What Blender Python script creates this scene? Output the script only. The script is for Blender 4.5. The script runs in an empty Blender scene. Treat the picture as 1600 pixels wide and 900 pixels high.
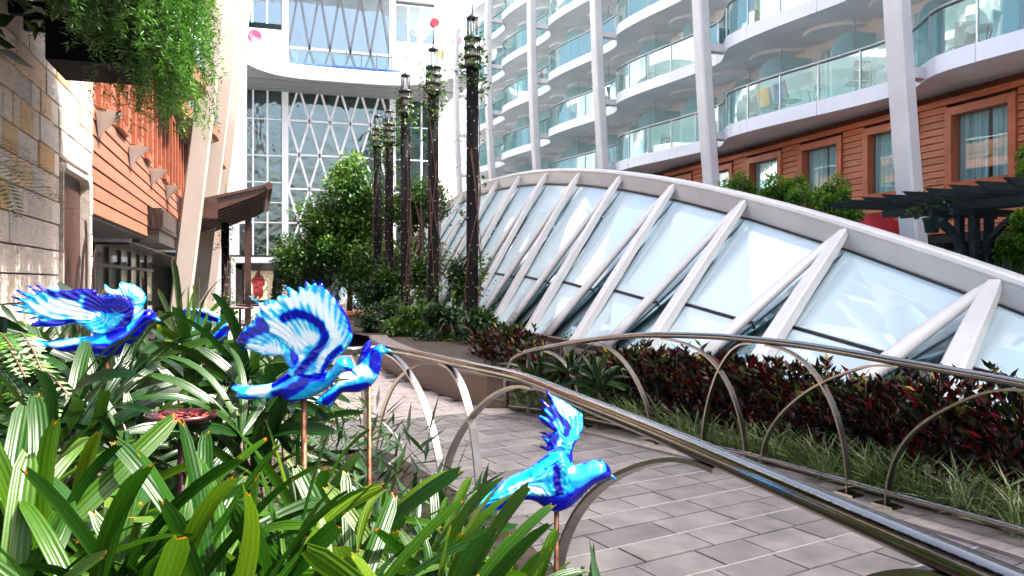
import bpy, bmesh, math, random
import numpy as np
from mathutils import Vector, Matrix, geometry

random.seed(7); rng = np.random.default_rng(7)
R = math.radians
scene = bpy.context.scene
C = scene.collection

# ------------------------------------------------------------------ camera, sky, sun, exposure
FPX, CX, CY, EYE = 1250.0, 800.0, 441.0, 1.6        # focal length in px of a 1600 px wide frame, principal column, horizon row, eye height
YAW = math.atan(400.0 / FPX)
CS, SN = math.cos(YAW), math.sin(YAW)
cam_d = bpy.data.cameras.new('camera'); cam = bpy.data.objects.new('camera', cam_d); C.objects.link(cam)
cam.location = (0, 0, EYE); cam.rotation_euler = (R(90), 0, -YAW)
cam_d.sensor_width = 36; cam_d.lens = 36 * FPX / 1600; cam_d.shift_y = (CY - 450) / 1600
cam_d.clip_start = 0.05; cam_d.clip_end = 3000
scene.camera = cam

SUN_EL, SUN_AZ = 54.0, 110.0                          # azimuth clockwise from +Y: the sun stands to the right, a little behind
w = bpy.data.worlds.new('World'); scene.world = w; w.use_nodes = True
nt = w.node_tree; nt.nodes.clear()
sky = nt.nodes.new('ShaderNodeTexSky'); sky.sky_type = 'NISHITA'; sky.sun_disc = False
sky.sun_elevation = R(SUN_EL); sky.sun_rotation = R(SUN_AZ); sky.air_density = 0.8; sky.dust_density = 7.0; sky.ozone_density = 0.4
bg = nt.nodes.new('ShaderNodeBackground'); bg.inputs[1].default_value = 0.15
wo = nt.nodes.new('ShaderNodeOutputWorld')
nt.links.new(sky.outputs[0], bg.inputs[0]); nt.links.new(bg.outputs[0], wo.inputs[0])
sd = bpy.data.lights.new('sun', 'SUN'); sd.energy = 4.5; sd.angle = R(0.5); sd.color = (1.0, 0.94, 0.86)
so = bpy.data.objects.new('sun', sd); C.objects.link(so)
_s = Vector((math.sin(R(SUN_AZ)) * math.cos(R(SUN_EL)), math.cos(R(SUN_AZ)) * math.cos(R(SUN_EL)), math.sin(R(SUN_EL))))
so.rotation_euler = _s.to_track_quat('Z', 'Y').to_euler(); so.location = (30, -10, 40)
scene.view_settings.view_transform = 'Standard'; scene.view_settings.look = 'None'
scene.view_settings.exposure = 2.45; scene.view_settings.gamma = 1.0; scene.view_settings.use_curve_mapping = False
scene.cycles.max_bounces = 8; scene.cycles.transparent_max_bounces = 16
scene.cycles.diffuse_bounces = 4; scene.cycles.glossy_bounces = 4; scene.cycles.transmission_bounces = 4
scene.cycles.caustics_reflective = False; scene.cycles.caustics_refractive = False
scene.cycles.sample_clamp_indirect = 8.0

# ------------------------------------------------------------------ picture <-> place (survey helpers)
def ray(px, py):
    r = (px - CX) / FPX; v = (CY - py) / FPX
    return Vector((r * CS + SN, -r * SN + CS, v))
def at_d(px, py, d): q = ray(px, py) * d; return Vector((q.x, q.y, q.z + EYE))
def at_z(px, py, z): q = ray(px, py); return at_d(px, py, (z - EYE) / q.z)
def at_x(px, py, x): q = ray(px, py); return at_d(px, py, x / q.x)
def at_y(px, py, y): q = ray(px, py); return at_d(px, py, y / q.y)
def project(p):
    xc = p[0] * CS - p[1] * SN; yc = p[0] * SN + p[1] * CS
    return CX + FPX * xc / yc, CY - FPX * (p[2] - EYE) / yc

# ------------------------------------------------------------------ materials
MATS = {}
def nodes(name):
    m = bpy.data.materials.new(name); m.use_nodes = True; MATS[name] = m
    n = m.node_tree.nodes; l = m.node_tree.links
    n.clear(); out = n.new('ShaderNodeOutputMaterial')
    return m, n, l, out
def ramp(n, stops):
    r = n.new('ShaderNodeValToRGB'); e = r.color_ramp.elements
    while len(e) < len(stops): e.new(0.5)
    for i, (p, c) in enumerate(stops): e[i].position = p; e[i].color = (*c, 1)
    return r
def mat(name, col, rough=0.5, metal=0.0, var=0.12, scale=6.0, bump=0.0, bscale=None, col2=None, coat=0.0, spec=0.5, objvar=0.0, stretch=None, aniso=0.0):
    m, n, l, out = nodes(name)
    b = n.new('ShaderNodeBsdfPrincipled'); l.new(b.outputs[0], out.inputs[0])
    b.inputs['Roughness'].default_value = rough; b.inputs['Metallic'].default_value = metal
    b.inputs['Coat Weight'].default_value = coat; b.inputs['Specular IOR Level'].default_value = spec
    tc = n.new('ShaderNodeTexCoord'); mp = n.new('ShaderNodeMapping'); l.new(tc.outputs['Object'], mp.inputs[0])
    if stretch: mp.inputs['Scale'].default_value = stretch
    nz = n.new('ShaderNodeTexNoise'); nz.inputs['Scale'].default_value = scale; nz.inputs['Detail'].default_value = 6; l.new(mp.outputs[0], nz.inputs['Vector'])
    c2 = col2 if col2 else tuple(max(0, c * (1 - var * 1.6)) for c in col)
    c1 = tuple(min(1, c * (1 + var)) for c in col)
    rp = ramp(n, [(0.32, c2), (0.68, c1)]); l.new(nz.outputs['Fac'], rp.inputs[0])
    src = rp.outputs[0]
    if objvar:
        oi = n.new('ShaderNodeObjectInfo'); hs = n.new('ShaderNodeHueSaturation')
        mr = n.new('ShaderNodeMapRange'); mr.inputs[3].default_value = 1 - objvar; mr.inputs[4].default_value = 1 + objvar
        l.new(oi.outputs['Random'], mr.inputs[0]); l.new(mr.outputs[0], hs.inputs['Value']); l.new(src, hs.inputs['Color']); src = hs.outputs[0]
    l.new(src, b.inputs['Base Color'])
    if bump:
        nb = n.new('ShaderNodeTexNoise'); nb.inputs['Scale'].default_value = bscale or scale * 6; nb.inputs['Detail'].default_value = 5; l.new(mp.outputs[0], nb.inputs['Vector'])
        bp = n.new('ShaderNodeBump'); bp.inputs['Strength'].default_value = bump; bp.inputs['Distance'].default_value = 0.02
        l.new(nb.outputs['Fac'], bp.inputs['Height']); l.new(bp.outputs[0], b.inputs['Normal'])
    return m
def leafmat(name, stops, rough=0.35, trans=0.35, attr='rnd', tipcol=None, ribs=False, spec=0.5):
    """foliage: colour by a per-leaf random value, some light passing through"""
    m, n, l, out = nodes(name)
    at = n.new('ShaderNodeAttribute'); at.attribute_name = attr
    rp = ramp(n, stops)
    if attr == 'object':
        oi = n.new('ShaderNodeObjectInfo'); l.new(oi.outputs['Random'], rp.inputs[0])
    else:
        l.new(at.outputs['Fac'], rp.inputs[0])
    src = rp.outputs[0]
    b = n.new('ShaderNodeBsdfPrincipled'); b.inputs['Roughness'].default_value = rough; b.inputs['Specular IOR Level'].default_value = spec
    if tipcol:
        u = n.new('ShaderNodeAttribute'); u.attribute_name = 'along'
        tc = n.new('ShaderNodeTexCoord'); nz = n.new('ShaderNodeTexNoise'); nz.inputs['Scale'].default_value = 30; l.new(tc.outputs['Object'], nz.inputs['Vector'])
        ad = n.new('ShaderNodeMath'); ad.operation = 'MULTIPLY_ADD'; ad.inputs[1].default_value = 0.16; l.new(nz.outputs['Fac'], ad.inputs[0]); l.new(u.outputs['Fac'], ad.inputs[2])
        tr = ramp(n, [(0.985, (0, 0, 0)), (1.045, (1, 1, 1))]); l.new(ad.outputs[0], tr.inputs[0])
        mr0 = n.new('ShaderNodeMapRange'); mr0.inputs[1].default_value = 0.9; mr0.inputs[2].default_value = 1.1; l.new(ad.outputs[0], mr0.inputs[0]); 
        mx = n.new('ShaderNodeMixRGB'); mx.inputs[2].default_value = (*tipcol, 1)
        tr2 = ramp(n, [(0.86, (0, 0, 0)), (0.97, (1, 1, 1))]); l.new(mr0.outputs[0], tr2.inputs[0])
        l.new(tr2.outputs[0], mx.inputs[0]); l.new(src, mx.inputs[1]); src = mx.outputs[0]
    if ribs:
        a2 = n.new('ShaderNodeAttribute'); a2.attribute_name = 'across'
        sn = n.new('ShaderNodeMath'); sn.operation = 'SINE'; ml = n.new('ShaderNodeMath'); ml.operation = 'MULTIPLY'; ml.inputs[1].default_value = 28
        l.new(a2.outputs['Fac'], ml.inputs[0]); l.new(ml.outputs[0], sn.inputs[0])
        bp = n.new('ShaderNodeBump'); bp.inputs['Strength'].default_value = 0.25; bp.inputs['Distance'].default_value = 0.002
        l.new(sn.outputs[0], bp.inputs['Height']); l.new(bp.outputs[0], b.inputs['Normal'])
        mr = n.new('ShaderNodeMapRange'); mr.inputs[1].default_value = -1; mr.inputs[2].default_value = 1; mr.inputs[3].default_value = 0.86; mr.inputs[4].default_value = 1.10
        l.new(sn.outputs[0], mr.inputs[0]); hs = n.new('ShaderNodeHueSaturation'); l.new(mr.outputs[0], hs.inputs['Value']); l.new(src, hs.inputs['Color']); src = hs.outputs[0]
    l.new(src, b.inputs['Base Color'])
    t = n.new('ShaderNodeBsdfTranslucent'); l.new(src, t.inputs[0])
    ms = n.new('ShaderNodeMixShader'); ms.inputs[0].default_value = trans
    l.new(b.outputs[0], ms.inputs[1]); l.new(t.outputs[0], ms.inputs[2]); l.new(ms.outputs[0], out.inputs[0])
    return m
def glassmat(name, tint, gloss=0.3, gcol=(1, 1, 1), rough=0.01, body=None, bodyw=0.0, wav=0.0, gf=0.5):
    """thin architectural glass: light passes straight, part is mirrored, an optional diffuse body for frosting or painted sky sheen"""
    m, n, l, out = nodes(name)
    tr = n.new('ShaderNodeBsdfTransparent'); tr.inputs[0].default_value = (*tint, 1)
    gl = n.new('ShaderNodeBsdfGlossy'); gl.inputs[0].default_value = (*gcol, 1); gl.inputs['Roughness'].default_value = rough
    lw = n.new('ShaderNodeFresnel'); lw.inputs[0].default_value = 1.5
    mr = n.new('ShaderNodeMapRange'); mr.inputs[1].default_value = 0.04; mr.inputs[2].default_value = 0.6; mr.inputs[3].default_value = gloss; mr.inputs[4].default_value = min(1, gloss + gf)
    l.new(lw.outputs[0], mr.inputs[0])
    base = tr.outputs[0]
    if bodyw:
        df = n.new('ShaderNodeBsdfDiffuse'); df.inputs[0].default_value = (*body, 1)
        tl = n.new('ShaderNodeBsdfTranslucent'); tl.inputs[0].default_value = (*body, 1)
        m0 = n.new('ShaderNodeMixShader'); m0.inputs[0].default_value = 0.4; l.new(df.outputs[0], m0.inputs[1]); l.new(tl.outputs[0], m0.inputs[2])
        m1 = n.new('ShaderNodeMixShader'); m1.inputs[0].default_value = bodyw; l.new(base, m1.inputs[1]); l.new(m0.outputs[0], m1.inputs[2]); base = m1.outputs[0]
    if wav:
        tc = n.new('ShaderNodeTexCoord'); nz = n.new('ShaderNodeTexNoise'); nz.inputs['Scale'].default_value = 0.9; nz.inputs['Detail'].default_value = 2; l.new(tc.outputs['Object'], nz.inputs['Vector'])
        bp = n.new('ShaderNodeBump'); bp.inputs['Strength'].default_value = wav; bp.inputs['Distance'].default_value = 0.1; l.new(nz.outputs['Fac'], bp.inputs['Height']); l.new(bp.outputs[0], gl.inputs['Normal'])
    ms = n.new('ShaderNodeMixShader'); l.new(mr.outputs[0], ms.inputs[0]); l.new(base, ms.inputs[1]); l.new(gl.outputs[0], ms.inputs[2]); l.new(ms.outputs[0], out.inputs[0])
    return m

mat('white_paint', (0.84, 0.84, 0.86), 0.35, var=0.03, scale=1.2)
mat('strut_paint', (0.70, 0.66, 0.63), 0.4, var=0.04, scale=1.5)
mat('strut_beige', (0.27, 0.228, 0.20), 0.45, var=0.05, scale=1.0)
mat('canopy_paint', (0.60, 0.575, 0.53), 0.32, var=0.04, scale=2.0, bump=0.03, bscale=60)
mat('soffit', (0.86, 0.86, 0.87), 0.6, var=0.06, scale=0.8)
mat('cabin_wall', (0.84, 0.835, 0.82), 0.6, var=0.05, scale=0.7)
mat('steel', (0.235, 0.22, 0.21), 0.12, 1.0, var=0.1, scale=3, bump=0.04, bscale=120)
mat('steel_dull', (0.27, 0.25, 0.235), 0.28, 1.0, var=0.15, scale=5, bump=0.05, bscale=90)
mat('alu', (0.66, 0.67, 0.68), 0.35, 0.8, var=0.05)
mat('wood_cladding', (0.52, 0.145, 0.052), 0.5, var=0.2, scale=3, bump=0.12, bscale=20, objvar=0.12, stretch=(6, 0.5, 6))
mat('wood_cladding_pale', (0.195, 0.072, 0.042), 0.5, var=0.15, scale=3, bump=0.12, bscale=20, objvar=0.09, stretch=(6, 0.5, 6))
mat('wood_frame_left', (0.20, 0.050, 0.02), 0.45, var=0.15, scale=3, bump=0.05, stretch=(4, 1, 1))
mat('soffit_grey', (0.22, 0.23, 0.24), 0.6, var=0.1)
mat('wood_frame', (0.46, 0.115, 0.04), 0.42, var=0.15, scale=3, bump=0.05, stretch=(4, 1, 1))
mat('joint_dark', (0.11, 0.035, 0.02), 0.8, var=0.2)
mat('brown_timber', (0.045, 0.016, 0.009), 0.45, var=0.25, scale=4, bump=0.1)
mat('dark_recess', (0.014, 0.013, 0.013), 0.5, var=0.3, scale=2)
mat('shop_shade_floor', (0.02, 0.018, 0.017), 0.35, var=0.2)
mat('dark_frame', (0.022, 0.018, 0.016), 0.4, var=0.2)
mat('bronze_panel', (0.05, 0.03, 0.027), 0.35, 0.6, var=0.5, scale=3, stretch=(4, 4, 0.6))
mat('door_brown', (0.03, 0.009, 0.006), 0.35, var=0.3, scale=6, stretch=(6, 6, 0.5), bump=0.05)
mat('granite', (0.115, 0.072, 0.058), 0.45, var=0.45, scale=120, bump=0.06)
mat('granite_top', (0.19, 0.15, 0.135), 0.45, var=0.3, scale=120, bump=0.06)
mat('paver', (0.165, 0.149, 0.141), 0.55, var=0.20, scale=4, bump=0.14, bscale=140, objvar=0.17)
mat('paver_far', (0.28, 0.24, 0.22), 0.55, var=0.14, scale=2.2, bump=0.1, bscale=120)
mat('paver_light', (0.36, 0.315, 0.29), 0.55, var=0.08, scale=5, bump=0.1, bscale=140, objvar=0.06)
mat('grout', (0.14, 0.12, 0.11), 0.9, var=0.2, scale=30)
mat('inlay_strip', (0.46, 0.43, 0.41), 0.4, var=0.08, scale=20)
mat('kerb_stone', (0.25, 0.215, 0.195), 0.55, var=0.16, scale=14, bump=0.12, bscale=130, objvar=0.08)
mat('soil', (0.045, 0.03, 0.02), 0.9, var=0.5, scale=14, bump=0.6, bscale=40)
mat('ground', (0.16, 0.17, 0.18), 0.7, var=0.2, scale=0.2)
mat('post_black', (0.008, 0.007, 0.007), 0.8, spec=0.1, var=0.4, scale=20, bump=0.2)
mat('iron', (0.03, 0.03, 0.03), 0.4, 0.5, var=0.2)
mat('lamp_tube', (0.62, 0.54, 0.47), 0.35, var=0.25, scale=8)
mat('fairy_bulb', (0.75, 0.75, 0.72), 0.3, var=0.02)
mat('stem', (0.13, 0.06, 0.045), 0.7, var=0.3, scale=20)
mat('bark', (0.12, 0.085, 0.06), 0.85, var=0.35, scale=12, bump=0.5)
mat('pergola_green', (0.010, 0.018, 0.019), 0.55, spec=0.25, var=0.3, scale=6)
mat('pot_green', (0.02, 0.045, 0.04), 0.45, var=0.2)
mat('awning_red', (0.42, 0.018, 0.02), 0.7, var=0.1, scale=8)
mat('red_paint', (0.80, 0.02, 0.04), 0.4, var=0.04)
mat('pink_paint', (0.80, 0.06, 0.16), 0.4, var=0.04)
mat('blue_paint', (0.06, 0.16, 0.55), 0.45, var=0.08)
mat('pale_blue', (0.35, 0.50, 0.80), 0.45, var=0.1)
mat('orange_paint', (0.85, 0.33, 0.03), 0.45, var=0.1)
mat('towel_yellow', (0.80, 0.38, 0.02), 0.9, var=0.1, scale=20, bump=0.3, bscale=200)
mat('towel_blue', (0.01, 0.015, 0.22), 0.9, var=0.15, scale=20, bump=0.3, bscale=200)
mat('chair_grey', (0.07, 0.08, 0.09), 0.45, var=0.1)
mat('table_white', (0.66, 0.66, 0.64), 0.4, var=0.05)
mat('sconce', (0.60, 0.55, 0.50), 0.45, var=0.06, scale=5)
mat('planter_dark', (0.006, 0.006, 0.008), 0.8, spec=0.05, var=0.3)
mat('terracotta_bench', (0.42, 0.11, 0.05), 0.5, var=0.15)
mat('curtain', (0.62, 0.82, 0.80), 0.8, var=0.3, scale=3, stretch=(1, 9, 0.15))
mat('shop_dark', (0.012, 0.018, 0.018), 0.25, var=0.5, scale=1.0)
mat('far_room', (0.075, 0.12, 0.12), 0.6, var=0.6, scale=0.5)
mat('stake', (0.20, 0.085, 0.045), 0.45, 0.7, var=0.4, scale=60)
mat('beak_glass', (0.03, 0.22, 0.60), 0.1, coat=0.5)
mat('eye_glass', (0.45, 0.02, 0.02), 0.1, coat=0.6)
mat('dish_red', (0.04, 0.008, 0.010), 0.35, 0.3, var=0.4, scale=30)
mat('petal', (0.22, 0.02, 0.012), 0.6, var=0.5, scale=80)
mat('bougain', (0.65, 0.03, 0.38), 0.6, var=0.2)
mat('art_red', (0.22, 0.015, 0.015), 0.4, var=0.8, scale=6, col2=(0.02, 0.004, 0.004))
mat('art_cream', (0.75, 0.66, 0.45), 0.5, var=0.3, scale=8)
glassmat('glass_rail', (0.89, 0.975, 0.968), 0.022, (0.92, 1.0, 1.0), gf=0.2)
glassmat('glass_frost', (0.4, 0.7, 0.7), 0.10, body=(0.70, 0.94, 0.92), bodyw=0.85)
glassmat('glass_sky_sheen', (0.30, 0.58, 0.60), 0.09, (0.97, 1.0, 1.0), body=(0.82, 0.965, 0.98), bodyw=0.94, gf=0.2)  # near-white body paints the bright sky reflection into the pane colour
glassmat('glass_sliver', (0.18, 0.38, 0.42), 0.22, (0.7, 0.92, 0.97))
glassmat('glass_window', (0.88, 0.97, 0.97), 0.045, (0.95, 1, 1), gf=0.3)
glassmat('glass_facade_low', (0.60, 0.76, 0.74), 0.13, (0.92, 1.0, 1.0), wav=0.45)
glassmat('glass_facade', (0.45, 0.58, 0.60), 0.26, (0.85, 0.97, 1.0), wav=0.25)
mat('rail_grey', (0.16, 0.17, 0.19), 0.4, 0.3, var=0.1)
glassmat('glass_lamp', (0.9, 0.93, 0.93), 0.10)
# stone blocks: tone per block
def stone_mat():
    m, n, l, out = nodes('stone_block')
    b = n.new('ShaderNodeBsdfPrincipled'); l.new(b.outputs[0], out.inputs[0]); b.inputs['Roughness'].default_value = 0.75
    oi = n.new('ShaderNodeObjectInfo')
    rp = ramp(n, [(0.0, (0.45, 0.41, 0.375)), (0.35, (0.54, 0.48, 0.43)), (0.62, (0.39, 0.365, 0.345)), (0.78, (0.50, 0.42, 0.35)), (0.90, (0.50, 0.34, 0.19)), (1.0, (0.44, 0.25, 0.11))])
    l.new(oi.outputs['Random'], rp.inputs[0])
    tc = n.new('ShaderNodeTexCoord'); mp = n.new('ShaderNodeMapping'); mp.inputs['Rotation'].default_value = (0.6, 0.2, 0.3); mp.inputs['Scale'].default_value = (3, 2, 7); l.new(tc.outputs['Object'], mp.inputs[0])
    nz = n.new('ShaderNodeTexNoise'); nz.inputs['Scale'].default_value = 2.2; nz.inputs['Detail'].default_value = 9; nz.inputs['Distortion'].default_value = 1.4; l.new(mp.outputs[0], nz.inputs['Vector'])
    r2 = ramp(n, [(0.3, (0.55, 0.52, 0.50)), (0.52, (1, 1, 1)), (0.72, (1.0, 0.86, 0.70))]); l.new(nz.outputs['Fac'], r2.inputs[0])
    mx = n.new('ShaderNodeMixRGB'); mx.blend_type = 'MULTIPLY'; mx.inputs[0].default_value = 0.8; l.new(rp.outputs[0], mx.inputs[1]); l.new(r2.outputs[0], mx.inputs[2]); l.new(mx.outputs[0], b.inputs['Base Color'])
    bp = n.new('ShaderNodeBump'); bp.inputs['Strength'].default_value = 0.5; bp.inputs['Distance'].default_value = 0.03; l.new(nz.outputs['Fac'], bp.inputs['Height']); l.new(bp.outputs[0], b.inputs['Normal'])
stone_mat()
# blown glass of the birds: deep blue / cyan / white streaks carried by two attributes
def bird_mat():
    m, n, l, out = nodes('blown_glass')
    b = n.new('ShaderNodeBsdfPrincipled'); l.new(b.outputs[0], out.inputs[0])
    b.inputs['Roughness'].default_value = 0.12; b.inputs['Coat Weight'].default_value = 0.5; b.inputs['Coat Roughness'].default_value = 0.04
    a = n.new('ShaderNodeAttribute'); a.attribute_name = 'tone'
    tc = n.new('ShaderNodeTexCoord'); nz = n.new('ShaderNodeTexNoise'); nz.inputs['Scale'].default_value = 11; nz.inputs['Detail'].default_value = 4; nz.inputs['Distortion'].default_value = 2.2; l.new(tc.outputs['Object'], nz.inputs['Vector'])
    ad = n.new('ShaderNodeMath'); ad.operation = 'MULTIPLY_ADD'; ad.inputs[1].default_value = 0.8; l.new(nz.outputs['Fac'], ad.inputs[0]); l.new(a.outputs['Fac'], ad.inputs[2])
    sb = n.new('ShaderNodeMath'); sb.operation = 'SUBTRACT'; sb.inputs[1].default_value = 0.40; l.new(ad.outputs[0], sb.inputs[0])
    rp = ramp(n, [(0.0, (0.0, 0.0, 0.30)), (0.26, (0.0, 0.006, 0.62)), (0.38, (0.003, 0.06, 0.80)), (0.45, (0.0, 0.38, 0.82)), (0.64, (0.02, 0.58, 0.88)), (0.74, (0.38, 0.82, 0.92)), (0.82, (0.92, 0.96, 0.98))])
    l.new(sb.outputs[0], rp.inputs[0]); l.new(rp.outputs[0], b.inputs['Base Color'])
    t = n.new('ShaderNodeBsdfTranslucent'); l.new(rp.outputs[0], t.inputs[0]); ms = n.new('ShaderNodeMixShader'); ms.inputs[0].default_value = 0.25
    bp = n.new('ShaderNodeBump'); bp.inputs['Strength'].default_value = 0.4; bp.inputs['Distance'].default_value = 0.008; l.new(nz.outputs['Fac'], bp.inputs['Height']); l.new(bp.outputs[0], b.inputs['Normal'])
    l.new(b.outputs[0], ms.inputs[1]); l.new(t.outputs[0], ms.inputs[2]); l.new(ms.outputs[0], out.inputs[0])
bird_mat()
leafmat('palm_leaf', [(0.0, (0.0058, 0.0319, 0.0017)), (0.4, (0.0128, 0.0551, 0.0023)), (0.75, (0.0348, 0.0899, 0.0029)), (1.0, (0.0754, 0.1276, 0.0035))], 0.36, 0.36, 'object', (0.50, 0.12, 0.01), True, 0.32)
leafmat('palm_leaf_dark', [(0.0, (0.0029, 0.0148, 0.0024)), (0.5, (0.0065, 0.0296, 0.0036)), (1.0, (0.0207, 0.0562, 0.0044))], 0.32, 0.22, 'object', (0.20, 0.10, 0.02), True, 0.4)
leafmat('tree_leaf', [(0.0, (0.0117, 0.0439, 0.0059)), (0.5, (0.0342, 0.1073, 0.0117)), (0.85, (0.0878, 0.1852, 0.0156)), (1.0, (0.1950, 0.2730, 0.0195))], 0.45, 0.35)
leafmat('lime_leaf', [(0.0, (0.02, 0.07, 0.006)), (0.45, (0.07, 0.19, 0.012)), (0.8, (0.17, 0.32, 0.016)), (1.0, (0.30, 0.40, 0.02))], 0.45, 0.4)
leafmat('dark_tree_leaf', [(0.0, (0.0056, 0.0210, 0.0042)), (0.6, (0.0140, 0.0490, 0.0084)), (0.9, (0.0350, 0.0840, 0.0112)), (1.0, (0.0840, 0.1400, 0.0140))], 0.4, 0.3)
leafmat('fern_leaf', [(0.0, (0.0110, 0.0495, 0.0044)), (0.5, (0.0275, 0.1100, 0.0055)), (1.0, (0.0880, 0.1980, 0.0066))], 0.5, 0.4)
leafmat('croton_leaf', [(0.0, (0.0032, 0.0048, 0.0032)), (0.40, (0.0080, 0.0080, 0.0056)), (0.52, (0.0400, 0.0024, 0.0048)), (0.66, (0.1360, 0.0032, 0.0072)), (0.72, (0.0120, 0.0280, 0.0056)), (0.90, (0.0400, 0.0800, 0.0080)), (0.955, (0.3360, 0.2400, 0.0120)), (1.0, (0.4000, 0.0560, 0.0120))], 0.42, 0.12, spec=0.22)
leafmat('grass_blade', [(0.0, (0.0336, 0.0714, 0.0101)), (0.4, (0.0840, 0.1428, 0.0252)), (0.75, (0.2184, 0.2772, 0.0924)), (1.0, (0.4620, 0.4704, 0.2856))], 0.45, 0.3)

# ------------------------------------------------------------------ mesh helpers
def wloc(o):
    v = Vector((0, 0, 0))
    while o is not None: v = v + o.location; o = o.parent
    return v
def empty(name, loc=(0, 0, 0), parent=None):
    o = bpy.data.objects.new(name, None); C.objects.link(o); o.location = loc; o.empty_display_size = 0.1
    if parent: o.parent = parent
    return o
def tag(o, label=None, cat=None, group=None, kind=None):
    if label: o['label'] = label
    if cat: o['category'] = cat
    if group: o['group'] = group
    if kind: o['kind'] = kind
    return o
def link(name, me, parent=None, loc=None):
    o = bpy.data.objects.new(name, me); C.objects.link(o)
    if parent: o.parent = parent
    if loc is not None: o.location = loc
    return o
class MB:
    def __init__(s): s.v = []; s.f = []; s.sm = []
    def add(s, vs, fs, smooth=False):
        k = len(s.v); s.v += [tuple(p) for p in vs]; s.f += [tuple(i + k for i in f) for f in fs]; s.sm += [smooth] * len(fs); return s
    def box(s, a, b):
        x0, y0, z0 = (min(a[i], b[i]) for i in range(3)); x1, y1, z1 = (max(a[i], b[i]) for i in range(3))
        return s.add([(x0, y0, z0), (x1, y0, z0), (x1, y1, z0), (x0, y1, z0), (x0, y0, z1), (x1, y0, z1), (x1, y1, z1), (x0, y1, z1)],
                     [(0, 3, 2, 1), (4, 5, 6, 7), (0, 1, 5, 4), (1, 2, 6, 5), (2, 3, 7, 6), (3, 0, 4, 7)])
    def hexa(s, lo, hi):                                   # two quads, lower and upper, same winding (counter-clockwise from above)
        return s.add(list(lo) + list(hi), [(3, 2, 1, 0), (4, 5, 6, 7), (0, 1, 5, 4), (1, 2, 6, 5), (2, 3, 7, 6), (3, 0, 4, 7)])
    def sweep(s, pts, prof, up=(0, 0, 1), closed=False, smooth=True, scale=None, caps=True):
        """prof: list of (side, up) offsets; pts: path"""
        pts = [Vector(p) for p in pts]; n = len(pts); m = len(prof); vs = []
        upv = Vector(up)
        for i, p in enumerate(pts):
            t = (pts[min(i + 1, n - 1)] - pts[max(i - 1, 0)])
            if t.length < 1e-9: t = Vector((0, 0, 1))
            t.normalize(); u0 = upv
            if abs(t.dot(u0)) > 0.98: u0 = Vector((0, 1, 0)) if abs(t.y) < 0.9 else Vector((1, 0, 0))
            sd_ = t.cross(u0).normalized(); u = sd_.cross(t).normalized()
            k = scale[i] if scale else 1.0
            for a, b in prof: vs.append(p + sd_ * a * k + u * b * k)
        fs = []
        for i in range(n - 1):
            for j in range(m):
                j2 = (j + 1) % m; fs.append((i * m + j, i * m + j2, (i + 1) * m + j2, (i + 1) * m + j))
        k = len(s.f); s.add(vs, fs, smooth)
        if caps:
            b0 = len(s.v) - len(vs)
            s.f.append(tuple(b0 + j for j in range(m))[::-1]); s.f.append(tuple(b0 + (n - 1) * m + j for j in range(m))); s.sm += [False, False]
        return s
    def tube(s, pts, r, seg=8, smooth=True, up=(0, 0, 1)):
        rr = r if isinstance(r, (list, tuple)) else None
        prof = [(math.cos(2 * math.pi * j / seg) * (1 if rr else r), math.sin(2 * math.pi * j / seg) * (1 if rr else r)) for j in range(seg)]
        return s.sweep(pts, prof, up, smooth=smooth, scale=rr)
    def bar(s, a, b, w_, h_, up=(0, 0, 1)):
        return s.sweep([a, b], [(-w_ / 2, -h_ / 2), (w_ / 2, -h_ / 2), (w_ / 2, h_ / 2), (-w_ / 2, h_ / 2)], up, smooth=False)
    def lathe(s, prof, seg=20, c=(0, 0, 0), smooth=True):
        n = len(prof); vs = []
        for (r_, z_) in prof:
            for j in range(seg):
                a = 2 * math.pi * j / seg; vs.append((c[0] + r_ * math.cos(a), c[1] + r_ * math.sin(a), c[2] + z_))
        fs = [(i * seg + j, i * seg + (j + 1) % seg, (i + 1) * seg + (j + 1) % seg, (i + 1) * seg + j) for i in range(n - 1) for j in range(seg)]
        s.add(vs, fs, smooth); b0 = len(s.v) - len(vs)
        s.f.append(tuple(b0 + j for j in range(seg))[::-1]); s.f.append(tuple(b0 + (n - 1) * seg + j for j in range(seg))); s.sm += [False, False]
        return s
    def extr(s, poly, d):                                   # planar polygon (3-D points) pushed along d
        n = len(poly); d = Vector(d); p = [Vector(q) for q in poly]
        return s.add(p + [q + d for q in p], [tuple(range(n))[::-1], tuple(range(n, 2 * n))] + [(i, (i + 1) % n, n + (i + 1) % n, n + i) for i in range(n)])
    def mesh(s, name, m, off=Vector((0, 0, 0))):
        me = bpy.data.meshes.new(name)
        me.from_pydata([(p[0] - off.x, p[1] - off.y, p[2] - off.z) for p in s.v], [], s.f)
        me.polygons.foreach_set('use_smooth', s.sm)
        if m: me.materials.append(MATS[m] if isinstance(m, str) else m)
        me.update(); return me
    def build(s, name, m, parent=None, kind=None, fix=True):
        off = wloc(parent) if parent else Vector((0, 0, 0))
        me = s.mesh(name, m, off)
        if fix:
            bm = bmesh.new(); bm.from_mesh(me); bmesh.ops.recalc_face_normals(bm, faces=bm.faces); bm.to_mesh(me); bm.free()
        o = link(name, me, parent)
        if kind: o['kind'] = kind
        return o
def thing_from(mb, name, m, label, cat, group=None, base=None, kind=None):
    """a thing that is one mesh, its origin at its base"""
    off = Vector(base) if base is not None else Vector((0, 0, 0))
    me = mb.mesh(name, m, off); bm = bmesh.new(); bm.from_mesh(me); bmesh.ops.recalc_face_normals(bm, faces=bm.faces); bm.to_mesh(me); bm.free()
    o = link(name, me, None, off); return tag(o, label, cat, group, kind)
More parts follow.
